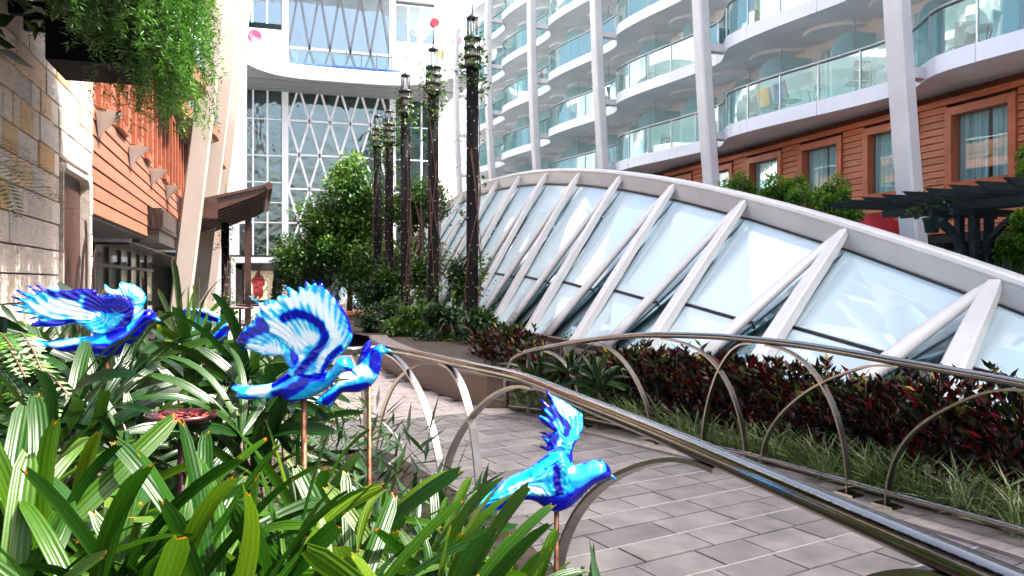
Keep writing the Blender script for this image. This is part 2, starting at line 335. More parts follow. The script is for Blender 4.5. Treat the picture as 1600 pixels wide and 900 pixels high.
def leaf_cloud(name, P, D, N, L, W, m, parent=None, rnd=None, fold=0.15, kind=None, mid=0.45, loc=None):
    """P base points, D unit leaf directions, N rough normals, L lengths, W widths -> folded lens-shaped leaves as one mesh"""
    P = np.asarray(P, float); D = np.asarray(D, float); N = np.asarray(N, float); n = len(P)
    L = np.broadcast_to(np.asarray(L, float), (n,))[:, None]; W = np.broadcast_to(np.asarray(W, float), (n,))[:, None]
    D = D / (np.linalg.norm(D, axis=1, keepdims=True) + 1e-9); S = np.cross(D, N); S /= (np.linalg.norm(S, axis=1, keepdims=True) + 1e-9); U = np.cross(S, D)
    a = P; b = P + D * L * mid + S * W * .5 + U * W * fold; c = P + D * L; d = P + D * L * mid - S * W * .5 + U * W * fold
    off = np.array(wloc(parent)) if parent else (np.array(loc) if loc is not None else np.zeros(3))
    V = np.stack([a, b, c, d], 1).reshape(-1, 3) - off
    me = bpy.data.meshes.new(name); me.vertices.add(4 * n); me.vertices.foreach_set('co', V.ravel())
    idx = np.arange(4 * n).reshape(n, 4); tri = np.concatenate([idx[:, [0, 1, 2]], idx[:, [0, 2, 3]]], 1).ravel()
    me.loops.add(6 * n); me.loops.foreach_set('vertex_index', tri)
    me.polygons.add(2 * n); me.polygons.foreach_set('loop_start', np.arange(2 * n) * 3)
    me.update(calc_edges=True)
    at = me.attributes.new('rnd', 'FLOAT', 'POINT'); r = rng.random(n) if rnd is None else np.clip(np.asarray(rnd), 0, 1)
    at.data.foreach_set('value', np.repeat(r, 4))
    me.materials.append(MATS[m]); me.validate()
    o = link(name, me, parent, loc)
    if kind: o['kind'] = kind
    return o
def unit(n): v = rng.normal(size=(n, 3)); return v / np.linalg.norm(v, axis=1, keepdims=True)
def blob_points(n, c, rad, lumps=9, fill=0.55, flat=1.0):
    """points through an uneven crown: a handful of lumps inside an ellipsoid, thicker towards the outside"""
    c = np.array(c); rad = np.array(rad, float)
    lc = unit(lumps) * (rng.random((lumps, 1)) ** .5) * 0.76; lr = rng.uniform(0.22, 0.46, lumps)
    k = rng.integers(0, lumps, n); u = unit(n); r = rng.random(n) ** 0.45
    q = lc[k] + u * (r * lr[k])[:, None]
    return c + q * rad, u, r, k
def crown(name, parts, m, parent, n, leaf, droop=0.25, lumps=10, kind=None):
    P = []; U = []; Rr = []
    for c, rad, wgt in parts:
        p, u, r, k = blob_points(int(n * wgt), c, rad, lumps); P.append(p); U.append(u); Rr.append(np.clip(0.12 + 0.38 * r + 0.22 * rng.random(len(p)) + 0.22 * u[:, 2] + 0.12 * rng.normal(size=len(p)), 0, 1))
    P = np.concatenate(P); U = np.concatenate(U); Rr = np.concatenate(Rr)
    D = U * 0.7 + unit(len(P)) * 0.8 + np.array([0, 0, -droop]); N = np.array([0, 0, 1.0]) + unit(len(P)) * 0.6
    L = leaf * rng.uniform(0.7, 1.35, len(P))
    return leaf_cloud(name, P, D, N, L, L * 0.55, m, parent, Rr, kind=kind)
def polyline_resample(pts, step):
    pts = [Vector(p) for p in pts]; out = [pts[0].copy()]; acc = 0
    seg = [(pts[i + 1] - pts[i]).length for i in range(len(pts) - 1)]; tot = sum(seg); n = max(2, int(round(tot / step))); 
    for k in range(1, n + 1):
        s_ = tot * k / n; i = 0
        while i < len(seg) - 1 and s_ > seg[i]: s_ -= seg[i]; i += 1
        out.append(pts[i].lerp(pts[i + 1], min(1, s_ / max(seg[i], 1e-9))))
    return out
def catmull(pts, n=8):
    pts = [Vector(p) for p in pts]; out = []
    for i in range(len(pts) - 1):
        p0 = pts[max(i - 1, 0)]; p1 = pts[i]; p2 = pts[i + 1]; p3 = pts[min(i + 2, len(pts) - 1)]
        for k in range(n):
            t = k / n; out.append(0.5 * ((2 * p1) + (p2 - p0) * t + (2 * p0 - 5 * p1 + 4 * p2 - p3) * t * t + (3 * p1 - p0 - 3 * p2 + p3) * t ** 3))
    out.append(pts[-1]); return out
# ================================================================== the ground
MB().add([(-600, -600, -0.06), (600, -600, -0.06), (600, 900, -0.06), (-600, 900, -0.06)], [(0, 1, 2, 3)]).build('ground', 'ground', kind='structure')
MB().add([(-7, -8, -0.03), (17, -8, -0.03), (17, 66, -0.03), (-7, 66, -0.03)], [(0, 1, 2, 3)]).build('courtyard_floor', 'paver_far', kind='structure')

# the line of the far guard rail (x, y on the deck, height of its top rail)
FAR = []
for (px, py, pt) in [(796, 633, 572), (803, 634, 560), (825, 636.5, 550), (862, 642, 542), (917, 653, 532), (960, 662, 527), (1016, 675, 523.5), (1100, 694, 525), (1169, 709, 530), (1250, 731, 539), (1325, 752, 551), (1385, 769, 562), (1500, 800, 582), (1600, 828, 600), (1750, 872, 632)]:
    g = at_z(px, py, 0.12); d_ = (EYE - 0.12) * FPX / (py - CY); FAR.append((g.x, g.y, EYE - (pt - CY) * d_ / FPX))
FARC = catmull([(a, b, c) for a, b, c in FAR], 8)
# the line of the near guard rail, its top at 1.07 m
NEARP = [(470, 590, 0.70), (480, 572, 0.87), (500, 555, 1.02), (525, 549.5, 1.07), (553, 548, 1.07), (601, 545.5, 1.07), (660, 555, 1.07), (740, 573.5, 1.07), (820, 592, 1.07), (900, 624, 1.07), (1000, 664, 1.07), (1100, 706, 1.07), (1250, 771, 1.07), (1400, 836, 1.07), (1560, 905, 1.07), (1900, 1055, 1.07)]
NEAR = []
for (px, py, z) in NEARP:
    q = at_z(px, py, z) if z > 1.06 else at_d(px, py, 6.25); NEAR.append(Vector((q.x, q.y, z)))
NEARC = catmull(NEAR, 8)
def offset_xy(path, o):
    out = []
    for i, p in enumerate(path):
        t = Vector(path[min(i + 1, len(path) - 1)]) - Vector(path[max(i - 1, 0)]); t.z = 0; t.normalize()
        out.append(Vector((p[0] + t.y * o, p[1] - t.x * o, 0)))
    return out
def inside(poly, x, y):
    c = False; n = len(poly); j = n - 1
    for i in range(n):
        if (poly[i][1] > y) != (poly[j][1] > y) and x < (poly[j][0] - poly[i][0]) * (y - poly[i][1]) / (poly[j][1] - poly[i][1]) + poly[i][0]: c = not c
        j = i
    return c
# near raised bed
edge = [p for p in offset_xy(NEARC, 0.10)]
if (edge[len(edge) // 2] - Vector((-1, 2, 0))).length > (Vector((NEARC[len(NEARC) // 2].x, NEARC[len(NEARC) // 2].y, 0)) - Vector((-1, 2, 0))).length: edge = offset_xy(NEARC, -0.10)
edge = [p for p in edge if p.y > 0.6]
BED = [(p.x, p.y) for p in edge] + [(1.2, -1.5), (-2.58, -1.5), (-2.58, 6.6), (-0.6, 6.6)]
bt = MB(); n = len(BED); BZ = 0.30
bt.add([(x, y, -0.02) for x, y in BED] + [(x, y, BZ) for x, y in BED], [(i, (i + 1) % n, n + (i + 1) % n, n + i) for i in range(n)] + [tuple(range(n, 2 * n))])
bt.build('planting_bed', 'soil', kind='structure')
# granite ring planter at the lamp posts
PLF = [at_z(px, py, 0) for px, py in [(830, 628), (800, 636), (770, 639), (730, 631), (690, 617), (650, 602), (620, 588), (600, 577), (585, 566), (578, 556)]]
PL = [(p.x, p.y) for p in catmull(PLF, 4)] + [(1.7, 22), (2.2, 31), (5.6, 31), (5.75, 24), (5.8, 12), (4.9, 10.6)]

# pavers: bands between pale inlay strips, two staggered courses each
pav = empty('path', (0, 0, 0)); tag(pav, kind='structure')
e1 = Vector((math.cos(R(14)), math.sin(R(14)), 0)); e2 = Vector((-math.sin(R(11)), math.cos(R(11)), 0)); o0 = Vector((2.0, 4.97, 0))
far_edge = [(p.x, p.y) for p in FARC]
right_side = far_edge + [(30, far_edge[-1][1]), (30, 11), (4, 11)]
BAND = 0.57; cand = []
for b_ in range(-8, 24):
    for row in range(2):
        v0 = b_ * BAND + row * BAND / 2 + 0.006 + (0.003 if row == 0 else 0); v1 = v0 + BAND / 2 - (0.012 if row == 0 else 0.012)
        u = -4.6 + rng.random() * 0.5
        while u < 5.5:
            L = float(rng.choice([0.34, 0.40, 0.46, 0.54])); c = o0 + e1 * (u + L / 2) + e2 * ((v0 + v1) / 2)
            if not inside(BED, c.x, c.y) and not inside(PL, c.x, c.y) and not inside(right_side, c.x, c.y) and c.x > -0.2 + max(0, 6.4 - c.y) * 0 and c.y > 1.6 and c.y < 17:
                d_ = c.x * SN + c.y * CS
                if d_ > 2.6: cand.append((d_, c, u, L, v0, v1))
            u += L + 0.006
cand.sort(key=lambda t: t[0])
vis = []
for t in cand:
    px, py = project(t[1])
    if 480 < px < 1680 and py < 960: vis.append(t)
vis_set = set(id(t) for t in vis[:300])
def paver_mb(mb, u, L, v0, v1, tilt):
    def q(a, b, z): return o0 + e1 * a + e2 * b + Vector((0, 0, z))
    g = 0.004
    mb.hexa([q(u, v0, -0.03), q(u + L, v0, -0.03), q(u + L, v1, -0.03), q(u, v1, -0.03)], [q(u + g, v0 + g, tilt), q(u + L - g, v0 + g, tilt), q(u + L - g, v1 - g, tilt), q(u + g, v1 - g, tilt)])
rest = MB(); grout_done = False
for t in cand:
    d_, c, u, L, v0, v1 = t; tl = random.uniform(0.0, 0.0025)
    if id(t) in vis_set:
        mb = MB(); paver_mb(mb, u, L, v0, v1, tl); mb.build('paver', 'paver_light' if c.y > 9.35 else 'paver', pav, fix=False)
    else: paver_mb(rest, u, L, v0, v1, tl)
if rest.f: rest.build('paver_field', 'paver', pav, kind='stuff', fix=False)
for b_ in range(-8, 24):                                    # inlay strips, one mesh each
    ok = []
    for k in range(0, 200):
        u = -4 + k * 0.05; c = o0 + e1 * u + e2 * (b_ * BAND)
        if not inside(BED, c.x, c.y) and not inside(PL, c.x, c.y) and not inside(right_side, c.x, c.y) and -0.2 < c.x < 8 and 1.6 < c.y < 17: ok.append(c)
    if len(ok) > 4:
        a, z = ok[0], ok[-1]; s_ = e2 * 0.0035
        MB().hexa([a - s_ + Vector((0, 0, -.02)), z - s_ + Vector((0, 0, -.02)), z + s_ + Vector((0, 0, -.02)), a + s_ + Vector((0, 0, -.02))], [a - s_ + Vector((0, 0, .004)), z - s_ + Vector((0, 0, .004)), z + s_ + Vector((0, 0, .004)), a + s_ + Vector((0, 0, .004))]).build('inlay_strip', 'inlay_strip', pav)
MB().add([(-1, 1.5, -0.022), (6.5, 1.5, -0.022), (6.5, 17, -0.022), (-1, 17, -0.022)], [(0, 1, 2, 3)]).build('grout_bed', 'grout', pav)

# kerb stones under the far rail
kerb = empty('kerb'); tag(kerb, kind='structure')
inn = offset_xy(FARC, 0.20); outr = offset_xy(FARC, -0.16)
if (inn[40] - Vector((1, 5, 0))).length > (outr[40] - Vector((1, 5, 0))).length: inn, outr = offset_xy(FARC, -0.20), offset_xy(FARC, 0.16)
step = 4
for i in range(0, len(FARC) - step, step):
    a, b, c, d = inn[i], inn[i + step], outr[i + step], outr[i]
    if (b - a).length < 0.05: continue
    sh = (b - a).normalized() * 0.004; up = Vector((0, 0, 0.022 + random.uniform(0, .003))); dn = Vector((0, 0, -0.05))
    MB().hexa([a + sh + dn, b - sh + dn, c - sh + dn, d + sh + dn], [a + sh + up, b - sh + up, c - sh + up, d + sh + up]).build('kerb_stone', 'kerb_stone', kerb)
# soil of the right bed
sb_ = [(p.x, p.y, 0.012) for p in outr] + [(6.2, outr[-1].y, 0.012), (6.2, 12, 0.012), (outr[0].x, 12, 0.012)]
MB().add(sb_, [tuple(range(len(sb_)))]).build('bed_soil', 'soil', kind='structure')

# granite planter of the lamp posts: wall blocks and coping
plt = empty('granite_planter', (PL[0][0], PL[0][1], 0)); tag(plt, 'low brown granite planter curving round the lamp posts', 'planter')
front = [Vector((x, y, 0)) for x, y in PL[:37]]; inner = offset_xy(front, -0.35)
if not inside(PL, inner[18].x, inner[18].y): inner = offset_xy(front, 0.35)
for i in range(0, 36, 3):
    mb = MB(); j = min(i + 3, 36)
    mb.hexa([front[i] , front[j], inner[j], inner[i]], [p + Vector((0, 0, .40)) for p in (front[i], front[j], inner[j], inner[i])]); mb.build('wall_block', 'granite', plt)
    o_ = [front[i] + (front[i] - inner[i]).normalized() * .03, front[j] + (front[j] - inner[j]).normalized() * .03, inner[j], inner[i]]
    mb = MB(); mb.hexa([p + Vector((0, 0, .403)) for p in o_], [p + Vector((0, 0, .45)) for p in o_]); mb.build('coping', 'granite_top', plt)
pin = [(p.x, p.y, 0.36) for p in inner] + [(x, y, 0.36) for x, y in PL[37:]]
MB().add(pin, [tuple(range(len(pin)))]).build('soil', 'soil', plt)

# ================================================================== the glazed canopy (skylight) beside the path
SKY_Y0, SKY_X0, SKY_X1, SKY_ZB = 33.0, 6.0, 9.0, 0.42
def rim_z(y): return 5.70 - 0.00623 * (SKY_Y0 - y) ** 2
def rim_slope(y): return 2 * 0.00645 * (SKY_Y0 - y)
cnp = empty('glazed_canopy', (9, 20, 0)); tag(cnp, 'long arched glass canopy with white ribs rising behind the hedge', 'glass canopy')
ys = [4.7 + i * 0.75 for i in range(76)]
def canopy_pt(t, yb, yt, side=1, lift=0.0):
    """t = 0 at the base, 1 under the rim; the glass plane between the base line and the rim line"""
    zb = SKY_ZB; zt = rim_z(yt) - 0.40
    x = SKY_X0 + (SKY_X1 - 0.06 - SKY_X0) * t; y = yb + (yt - yb) * t; z = zb + (zt - zb) * t
    if side < 0: x = 2 * SKY_X1 - x
    nx, nz = -(zt - zb), (SKY_X1 - SKY_X0); l_ = math.hypot(nx, nz)
    return Vector((x + side * nx / l_ * lift, y, z + nz / l_ * lift))
rim = MB()
prof = [(-0.10, -0.42), (-0.13, -0.10), (-0.15, -0.05), (-0.13, 0.0), (-0.08, 0.03), (0.08, 0.03), (0.13, 0.0), (0.15, -0.05), (0.13, -0.10), (0.10, -0.42)]
rim_pts = [Vector((SKY_X1, y, rim_z(y))) for y in ys if rim_z(y) > 0.5]
vs = []; m_ = len(prof)
for p in rim_pts:
    for a, b in prof: vs.append((p.x + a, p.y, p.z + b))
rim.add(vs, [(i * m_ + j, i * m_ + (j + 1) % m_, (i + 1) * m_ + (j + 1) % m_, (i + 1) * m_ + j) for i in range(len(rim_pts) - 1) for j in range(m_)], False)
rim.build('rim_beam', 'canopy_paint', cnp)
RIB = 2.72; ribs = [7.75 + RIB * k for k in range(-1, 17)]
def leg_bottom(y):
    s_ = rim_slope(y); r_ = y - (0.2 + 5.3 * s_) ; dl = 1.15 + 0.5 * max(0, min(1, (abs(y) - 8) / 8)); return r_, r_ + dl
for side in (1, -1):
    for y in ribs:
        if rim_z(y) < 1.0: continue
        r_, l_ = leg_bottom(y)
        for which, yb in (('r', r_), ('l', l_)):
            nrm = Vector((-(rim_z(y) - 1.0) * side, 0, 3.0)).normalized()
            top = Vector((SKY_X1 - side * 0.12, y + (0.0 if which == 'r' else 0.03), rim_z(y) - 0.16)) ; bot = canopy_pt(0.0, yb, yb, side, 0.02)
            a = bot + (bot - top).normalized() * 0.05
            mb = MB()
            wd, dp = (0.112, 0.07)
            pr = [(-wd, -dp), (wd, -dp), (wd, dp * 0.75), (wd * 0.8, dp), (-wd * 0.8, dp), (-wd, dp * 0.75)] if which == 'r' else [(wd * math.cos(k * math.pi / 4 + .39) * 1.1, dp * math.sin(k * math.pi / 4 + .39) * 1.1) for k in range(8)]
            pts = [a.lerp(top, t) + nrm * (0.02 * math.sin(math.pi * t) + .03) for t in (0, .15, .3, .5, .7, .85, 1.0)]
            mb.sweep(pts, pr, nrm, smooth=(which == 'l'), scale=[1.15, 1.12, 1.1, 1.05, 1.0, .92, .70] if which == 'r' else [1.15, 1.12, 1.1, 1.05, .98, .86, .55])
            mb.build('rib', 'canopy_paint', cnp)
    # panes between the right leg of one rib and the left leg of the rib before it; two lights, one transom
    for k in range(len(ribs) - 1):
        y0, y1 = ribs[k], ribs[k + 1]
        if rim_z(y1) < 1.2: continue
        lb = leg_bottom(y0)[1]; rb = leg_bottom(y1)[0]; y0t = max(y0, 5.6)
        for (t0, t1) in ((0.0, 0.33), (0.335, 1.0)):
            q = [canopy_pt(t0, lb, y0t, side), canopy_pt(t0, rb, y1, side), canopy_pt(t1, rb, y1, side), canopy_pt(t1, lb, y0t, side)]
            mb = MB(); nn = (q[1] - q[0]).cross(q[3] - q[0]).normalized() * 0.02; mb.extr(q, -nn if nn.z > 0 else nn); mb.build('pane', 'glass_sky_sheen', cnp)
        if side > 0 or True:
            MB().bar(canopy_pt(.3325, lb, y0t, side), canopy_pt(.3325, rb, y1, side), 0.05, 0.06).build('transom', 'dark_frame', cnp)
            MB().bar(canopy_pt(.985, lb, y0t, side, .01), canopy_pt(.985, rb, y1, side, .01), 0.10, 0.04, (0, 0, 1)).build('gutter', 'blue_black', cnp) if 'blue_black' in MATS else MB().bar(canopy_pt(.985, lb, y0t, side, .01), canopy_pt(.985, rb, y1, side, .01), 0.07, 0.03).build('gutter', 'dark_frame', cnp)
    for y in ribs:                                          # dark slivers inside each V
        if rim_z(y) < 1.2: continue
        r_, l_ = leg_bottom(y); q = [canopy_pt(0, r_, y, side, -.03), canopy_pt(0, l_, y, side, -.03), canopy_pt(.97, y + .02, y, side, -.03)]
        mb = MB(); mb.extr(q, (0, 0, -0.02)); mb.build('sliver_pane', 'glass_sliver', cnp)
base_pts = [Vector((SKY_X0 + 0.02, y, 0.2)) for y in (4.2, 52)]
MB().bar(base_pts[0], base_pts[1], 0.3, 0.5).build('base_kerb', 'granite', cnp)
MB().bar(Vector((12, 4.2, .2)), Vector((12, 52, .2)), 0.3, 0.5).build('base_kerb', 'granite', cnp)
for y in [9 + 4.1 * k for k in range(9)]:                    # inner trusses seen through the far panes
    if rim_z(y) > 2.4:
        mb = MB(); mb.tube([(6.6, y, .1), (9, y + .8, rim_z(y) - .9), (11.4, y, .1)], 0.06, 6); mb.tube([(7.4, y + .3, 1.0), (8.9, y + 3.6, rim_z(y) - 1.2)], 0.04, 6); mb.build('inner_truss', 'alu', cnp)
MB().box((6.2, 4.6, 0.0), (11.8, 52, 0.06)).build('inner_floor', 'far_room', cnp)

# second, far canopy: the low glazed hip beyond the tree
fc = empty('far_glazed_hip', tuple(at_d(565, 470, 36))); tag(fc, 'small teal glass hip of a farther canopy behind the trees', 'glass canopy')
b0 = at_d(535, 462, 37); b0.z = 0.5; ap = Vector((b0.x + 1.9, b0.y + 1.6, 3.0)); b1 = Vector((b0.x + 4.2, b0.y + .2, .5)); b2 = Vector((b0.x + 4.2, b0.y + 6, .5)); ap2 = Vector((ap.x, ap.y + 5, 3.4)); b3 = Vector((b0.x, b0.y + 6, .5))
for q in ([b0, b1, ap], [b1, b2, ap2, ap], [b0, ap, ap2, b3]): MB().extr(q, (0, 0, -.03)).build('pane', 'glass_sliver', fc)
for a, b in ((b0, ap), (b1, ap), (ap, ap2), (b0, b1)): MB().bar(a, b, .22, .22).build('rib', 'canopy_paint', fc)
for t in (.35, .68): MB().bar(b0.lerp(ap, t), b1.lerp(ap, t), .05, .05).build('transom', 'alu', fc)

# ================================================================== right side: cabin block with scalloped balconies
PER = 8.2; SY0 = 14.7; DECK0, DECKH, NDECK = 6.2, 2.85, 5; XW = 16.7
def sc_shape(y):
    p = ((SY0 + PER + 1.0 - y) / PER) % 1.0
    if p < 0.24: t = p / 0.24; return t * t * (3 - 2 * t)
    return 0.5 + 0.5 * math.cos(math.pi * (p - 0.24) / 0.76)
def fx(y): return 15.0 - 0.72 * sc_shape(y)
CAB = PER / 3
cab = empty('cabin_block', (16, 30, 0)); tag(cab, 'tiers of white scalloped balconies with glass fronts along the right', 'building')
YA, YB = SY0 - PER - 1.37, SY0 + PER * 5 + 2.7
post_me = MB().box((-.018, -.018, 0), (.018, .018, 1.07)).mesh('rail_post', 'alu')
pole_me = MB().box((-.02, -.02, 0), (.02, .02, DECKH - .4)).mesh('pole', 'alu')
door_me = MB().box((-.04, -.85, 0), (0.0, .85, 2.12)).mesh('sliding_door', 'glass_window')
cur_me = MB()
for k in range(14): cur_me.box((0.05 + .02 * (k % 2), -.8 + k * .114, 0.02), (0.09 + .02 * (k % 2), -.8 + (k + 1) * .114 - .004, 2.08))
cur_me = cur_me.mesh('curtain', 'curtain')
cp = [(0, -1.05)] + [(-1.15 * math.sin(a), -1.05 * math.cos(a)) for a in [math.pi * k / 12 for k in range(1, 12)]] + [(0, 1.05)]
ceil_me = MB().extr([(x, y, 0) for x, y in cp], (0, 0, -0.10)).mesh('ceiling_panel', 'soffit')
bnds = [SY0 + 1.0 - PER * 2 + CAB * k for k in range(0, 27) if YA - 3 < SY0 + 1.0 - PER * 2 + CAB * k < YB]
for k in range(NDECK + 1):
    z0 = DECK0 + DECKH * k; top = (k == NDECK)
    yy = [-18.0, -10.0, -2.0] + [YA + i * 0.2 for i in range(int((YB - YA) / 0.2) + 1)]
    mb = MB(); vs = []
    for y in yy:
        f = fx(y); vs += [(f + .05, y, z0 + .03), (f + .05, y, z0 + .36), (XW + .3, y, z0 + .36), (XW + .3, y, z0 + .03)]
    fs = [(i * 4 + j, i * 4 + (j + 1) % 4, i * 4 + 4 + (j + 1) % 4, i * 4 + 4 + j) for i in range(len(yy) - 1) for j in range(4)]
    mb.add(vs, fs, False); dk = mb.build('balcony_deck' if not top else 'roof_deck', 'soffit', cab)
    hr = [Vector((fx(y) + .06, y, z0 + .36 + 1.10)) for y in yy]
    MB().sweep(hr, [(-.03, -.02), (.03, -.02), (.035, .01), (.0, .03), (-.035, .01)], smooth=True).build('handrail', 'alu', dk)
    MB().sweep([p - Vector((0, 0, .05)) for p in hr], [(-.012, -.012), (.012, -.012), (.012, .012), (-.012, .012)], smooth=False).build('lower_rail', 'dark_frame', dk)
    if not top:
        mb = MB(); mb.box((XW, -18, z0 + .36), (XW + .2, YB, z0 + DECKH + .03)); mb.build('back_wall', 'cabin_wall', dk)
    for c in range(len(bnds) - 1):
        ya, yb = bnds[c], bnds[c + 1]
        if yb < YA or ya < YA: continue
        # fascia panel and two glass panels follow the scallop
        pts = [ya + .012 + (yb - ya - .024) * i / 8 for i in range(9)]
        vs = []
        for y in pts: f = fx(y); vs += [(f, y, z0), (f, y, z0 + .40), (f + .045, y, z0 + .40), (f + .045, y, z0)]
        fs = [(i * 4 + j, i * 4 + (j + 1) % 4, i * 4 + 4 + (j + 1) % 4, i * 4 + 4 + j) for i in range(8) for j in range(4)] + [(0, 1, 2, 3), (32, 35, 34, 33)]
        MB().add(vs, fs).build('fascia_panel', 'white_paint', dk)
        for h in range(2):
            y0, y1 = ya + (yb - ya) * h / 2 + .03, ya + (yb - ya) * (h + 1) / 2 - .03
            pts = [y0 + (y1 - y0) * i / 5 for i in range(6)]; vs = []
            for y in pts: f = fx(y) + .06; vs += [(f, y, z0 + .42), (f, y, z0 + 1.40), (f + .012, y, z0 + 1.40), (f + .012, y, z0 + .42)]
            fs = [(i * 4 + j, i * 4 + (j + 1) % 4, i * 4 + 4 + (j + 1) % 4, i * 4 + 4 + j) for i in range(5) for j in range(4)]
            MB().add(vs, fs).build('glass_panel', 'glass_rail', dk)
            link('rail_post', post_me, dk, Vector((fx(y0 - .03) + .06, y0 - .03, z0 + .38)) - wloc(dk))
        if top: continue
        # frosted divider with a rounded outer corner, and its pole up to the deck above
        f = fx(ya) + .5; zt = z0 + .40 + 2.05; prof_ = [(XW, z0 + .40), (f, z0 + .40), (f, zt - .75)] + [(f + .75 - .75 * math.cos(a), zt - .75 + .75 * math.sin(a)) for a in [R(15 * i) for i in range(1, 7)]] + [(XW, zt)]
        MB().extr([(x, ya, z) for x, z in prof_], (0, .025, 0)).build('divider', 'glass_frost', dk)
        link('pole', pole_me, dk, Vector((f + .75, ya - .03, z0 + .38)) - wloc(dk))
        ym = (ya + yb) / 2
        link('sliding_door', door_me, dk, Vector((XW - .01, ym, z0 + .40)) - wloc(dk)); 
        if (c + k) % 3 != 0: link('curtain', cur_me, dk, Vector((XW - .12, ym, z0 + .40)) - wloc(dk))
        link('ceiling_panel', ceil_me, dk, Vector((XW, ym, z0 + DECKH + .03)) - wloc(dk))
mb = MB(); mb.box((XW + .2, -18, DECK0), (XW + 4, YB, DECK0 + DECKH * NDECK + .3)); mb.build('cabin_mass', 'cabin_wall', cab)

# raking white struts on both sides
def strut(name, y, side, label, w_=.54, t_=.36, ztop=21.0):
    if side > 0: fxs = lambda z: 14.72 - .135 * z + .0042 * z * z
    else: fxs = lambda z: -2.32 + .112 * z + (0 if z < 13 else 0)
    s_ = empty(name, (fxs(0), y, 0)); tag(s_, label, 'strut', 'raking struts')
    n_ = 14; vs = []; fs = []
    for i in range(n_ + 1):
        z = ztop * i / n_; x = fxs(z); k = 1.0
        c_ = .05
        for a, b in ((-t_ / 2, -w_ / 2 + c_), (-t_ / 2 + c_, -w_ / 2), (t_ / 2 - c_, -w_ / 2), (t_ / 2, -w_ / 2 + c_), (t_ / 2, w_ / 2 - c_), (t_ / 2 - c_, w_ / 2), (-t_ / 2 + c_, w_ / 2), (-t_ / 2, w_ / 2 - c_)): vs.append((x + a * k, y + b * k, z))
    for i in range(n_):
        for j in range(8): fs.append((i * 8 + j, i * 8 + (j + 1) % 8, i * 8 + 8 + (j + 1) % 8, i * 8 + 8 + j))
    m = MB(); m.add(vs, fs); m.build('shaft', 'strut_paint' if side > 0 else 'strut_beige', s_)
    m = MB(); m.box((fxs(.3) - .35, y - .45, 0), (fxs(.3) + .35, y + .45, .12)); m.build('base_plate', 'strut_paint', s_)
    if side > 0:
        for k in range(NDECK + 1):
            z = DECK0 + DECKH * k + .18
            if fx(y) > fxs(z) + t_ / 2: m = MB(); m.box((fxs(z) + t_ / 2 - .06, y - .16, z - .12), (fx(y) + .1, y + .16, z + .12)); m.build('bracket', 'strut_paint', s_)
    return s_
names_r = ['nearest white strut on the right, in front of the timber wall', 'second white strut on the right, rising behind the canopy crest', 'third white strut on the right balcony front', 'fourth white strut on the right balcony front', 'fifth white strut on the right, just right of the tallest lamp post', 'farthest white strut on the right, beside the end wall']
for k in range(6): strut('strut', SY0 + PER * k, 1, names_r[k])
strut('strut', SY0 + 12.0, -1, 'nearest beige raking strut on the left, beside the timber wing', .42, .60)
strut('strut', SY0 + 12.0 + PER, -1, 'second raking strut on the left, crossing behind the brown porch roof', .42, .60)
strut('strut', SY0 + 12.0 + 2 * PER, -1, 'third raking strut on the left, behind the small lamp post', .42, .60)
# ================================================================== right: timber wall under the balconies
XT = 15.75; WZ0, WZ1 = 2.76, 6.18; WB = 2.72; BH = 0.171
tw = empty('timber_wall', (XT, 18, WZ0)); tag(tw, 'orange timber clad wall with square windows under the right balconies', 'wall')
wins = [14.15 - WB * 2 + WB * k for k in range(-1, 8)]
MB().box((XT + .34, -18, WZ0), (XT + .5, 60, WZ1 + .2)).build('backing', 'joint_dark', tw)
WZ, WHH, WW = 4.76, 0.80, 1.50
fo = 0.19
nb = int((WZ1 - WZ0) / BH)
full_me = MB().hexa([(0, -WB / 2 + .006, 0), (.06, -WB / 2 + .006, 0), (.06, WB / 2 - .006, 0), (0, WB / 2 - .006, 0)], [(.018, -WB / 2 + .006, BH - .022), (.06, -WB / 2 + .006, BH - .022), (.06, WB / 2 - .006, BH - .022), (.018, WB / 2 - .006, BH - .022)]).mesh('board', 'wood_cladding')
sw = WB - WW - 2 * fo - .02
short_me = MB().hexa([(0, -sw / 2, 0), (.06, -sw / 2, 0), (.06, sw / 2, 0), (0, sw / 2, 0)], [(.018, -sw / 2, BH - .022), (.06, -sw / 2, BH - .022), (.06, sw / 2, BH - .022), (.018, sw / 2, BH - .022)]).mesh('board', 'wood_cladding')
for wy in wins:
    for i in range(nb):
        z = WZ0 + i * BH + .01
        if z + BH > WZ - WHH - fo and z < WZ + WHH + fo: link('board', short_me, tw, Vector((XT, wy + WB / 2, z)) - wloc(tw))
        else: link('board', full_me, tw, Vector((XT, wy, z)) - wloc(tw))
    wn = MB(); wn.box((XT + .16, wy - WW / 2, WZ - WHH), (XT + .18, wy + WW / 2, WZ + WHH)); wo_ = wn.build('window', 'glass_window', tw)
    fr = MB(); x0, x1 = XT - .05, XT + .2
    for a, b in (((x0, wy - WW / 2 - fo, WZ - WHH - fo), (x1, wy - WW / 2, WZ + WHH + fo)), ((x0, wy + WW / 2, WZ - WHH - fo), (x1, wy + WW / 2 + fo, WZ + WHH + fo)), ((x0, wy - WW / 2, WZ + WHH), (x1, wy + WW / 2, WZ + WHH + fo)), ((x0 - .02, wy - WW / 2, WZ - WHH - fo), (x1, wy + WW / 2, WZ - WHH))): fr.box(a, b)
    fr.build('frame', 'wood_frame', wo_)
    cu = MB()
    for k in range(22):
        y0 = wy - WW / 2 + WW * k / 22
        if 9 <= k <= 10: continue
        cu.box((XT + .24 + .02 * math.sin(k * 2.3), y0, WZ - WHH), (XT + .27 + .02 * math.sin(k * 2.3), y0 + WW / 22, WZ + WHH))
    cu.build('curtain', 'curtain', wo_)
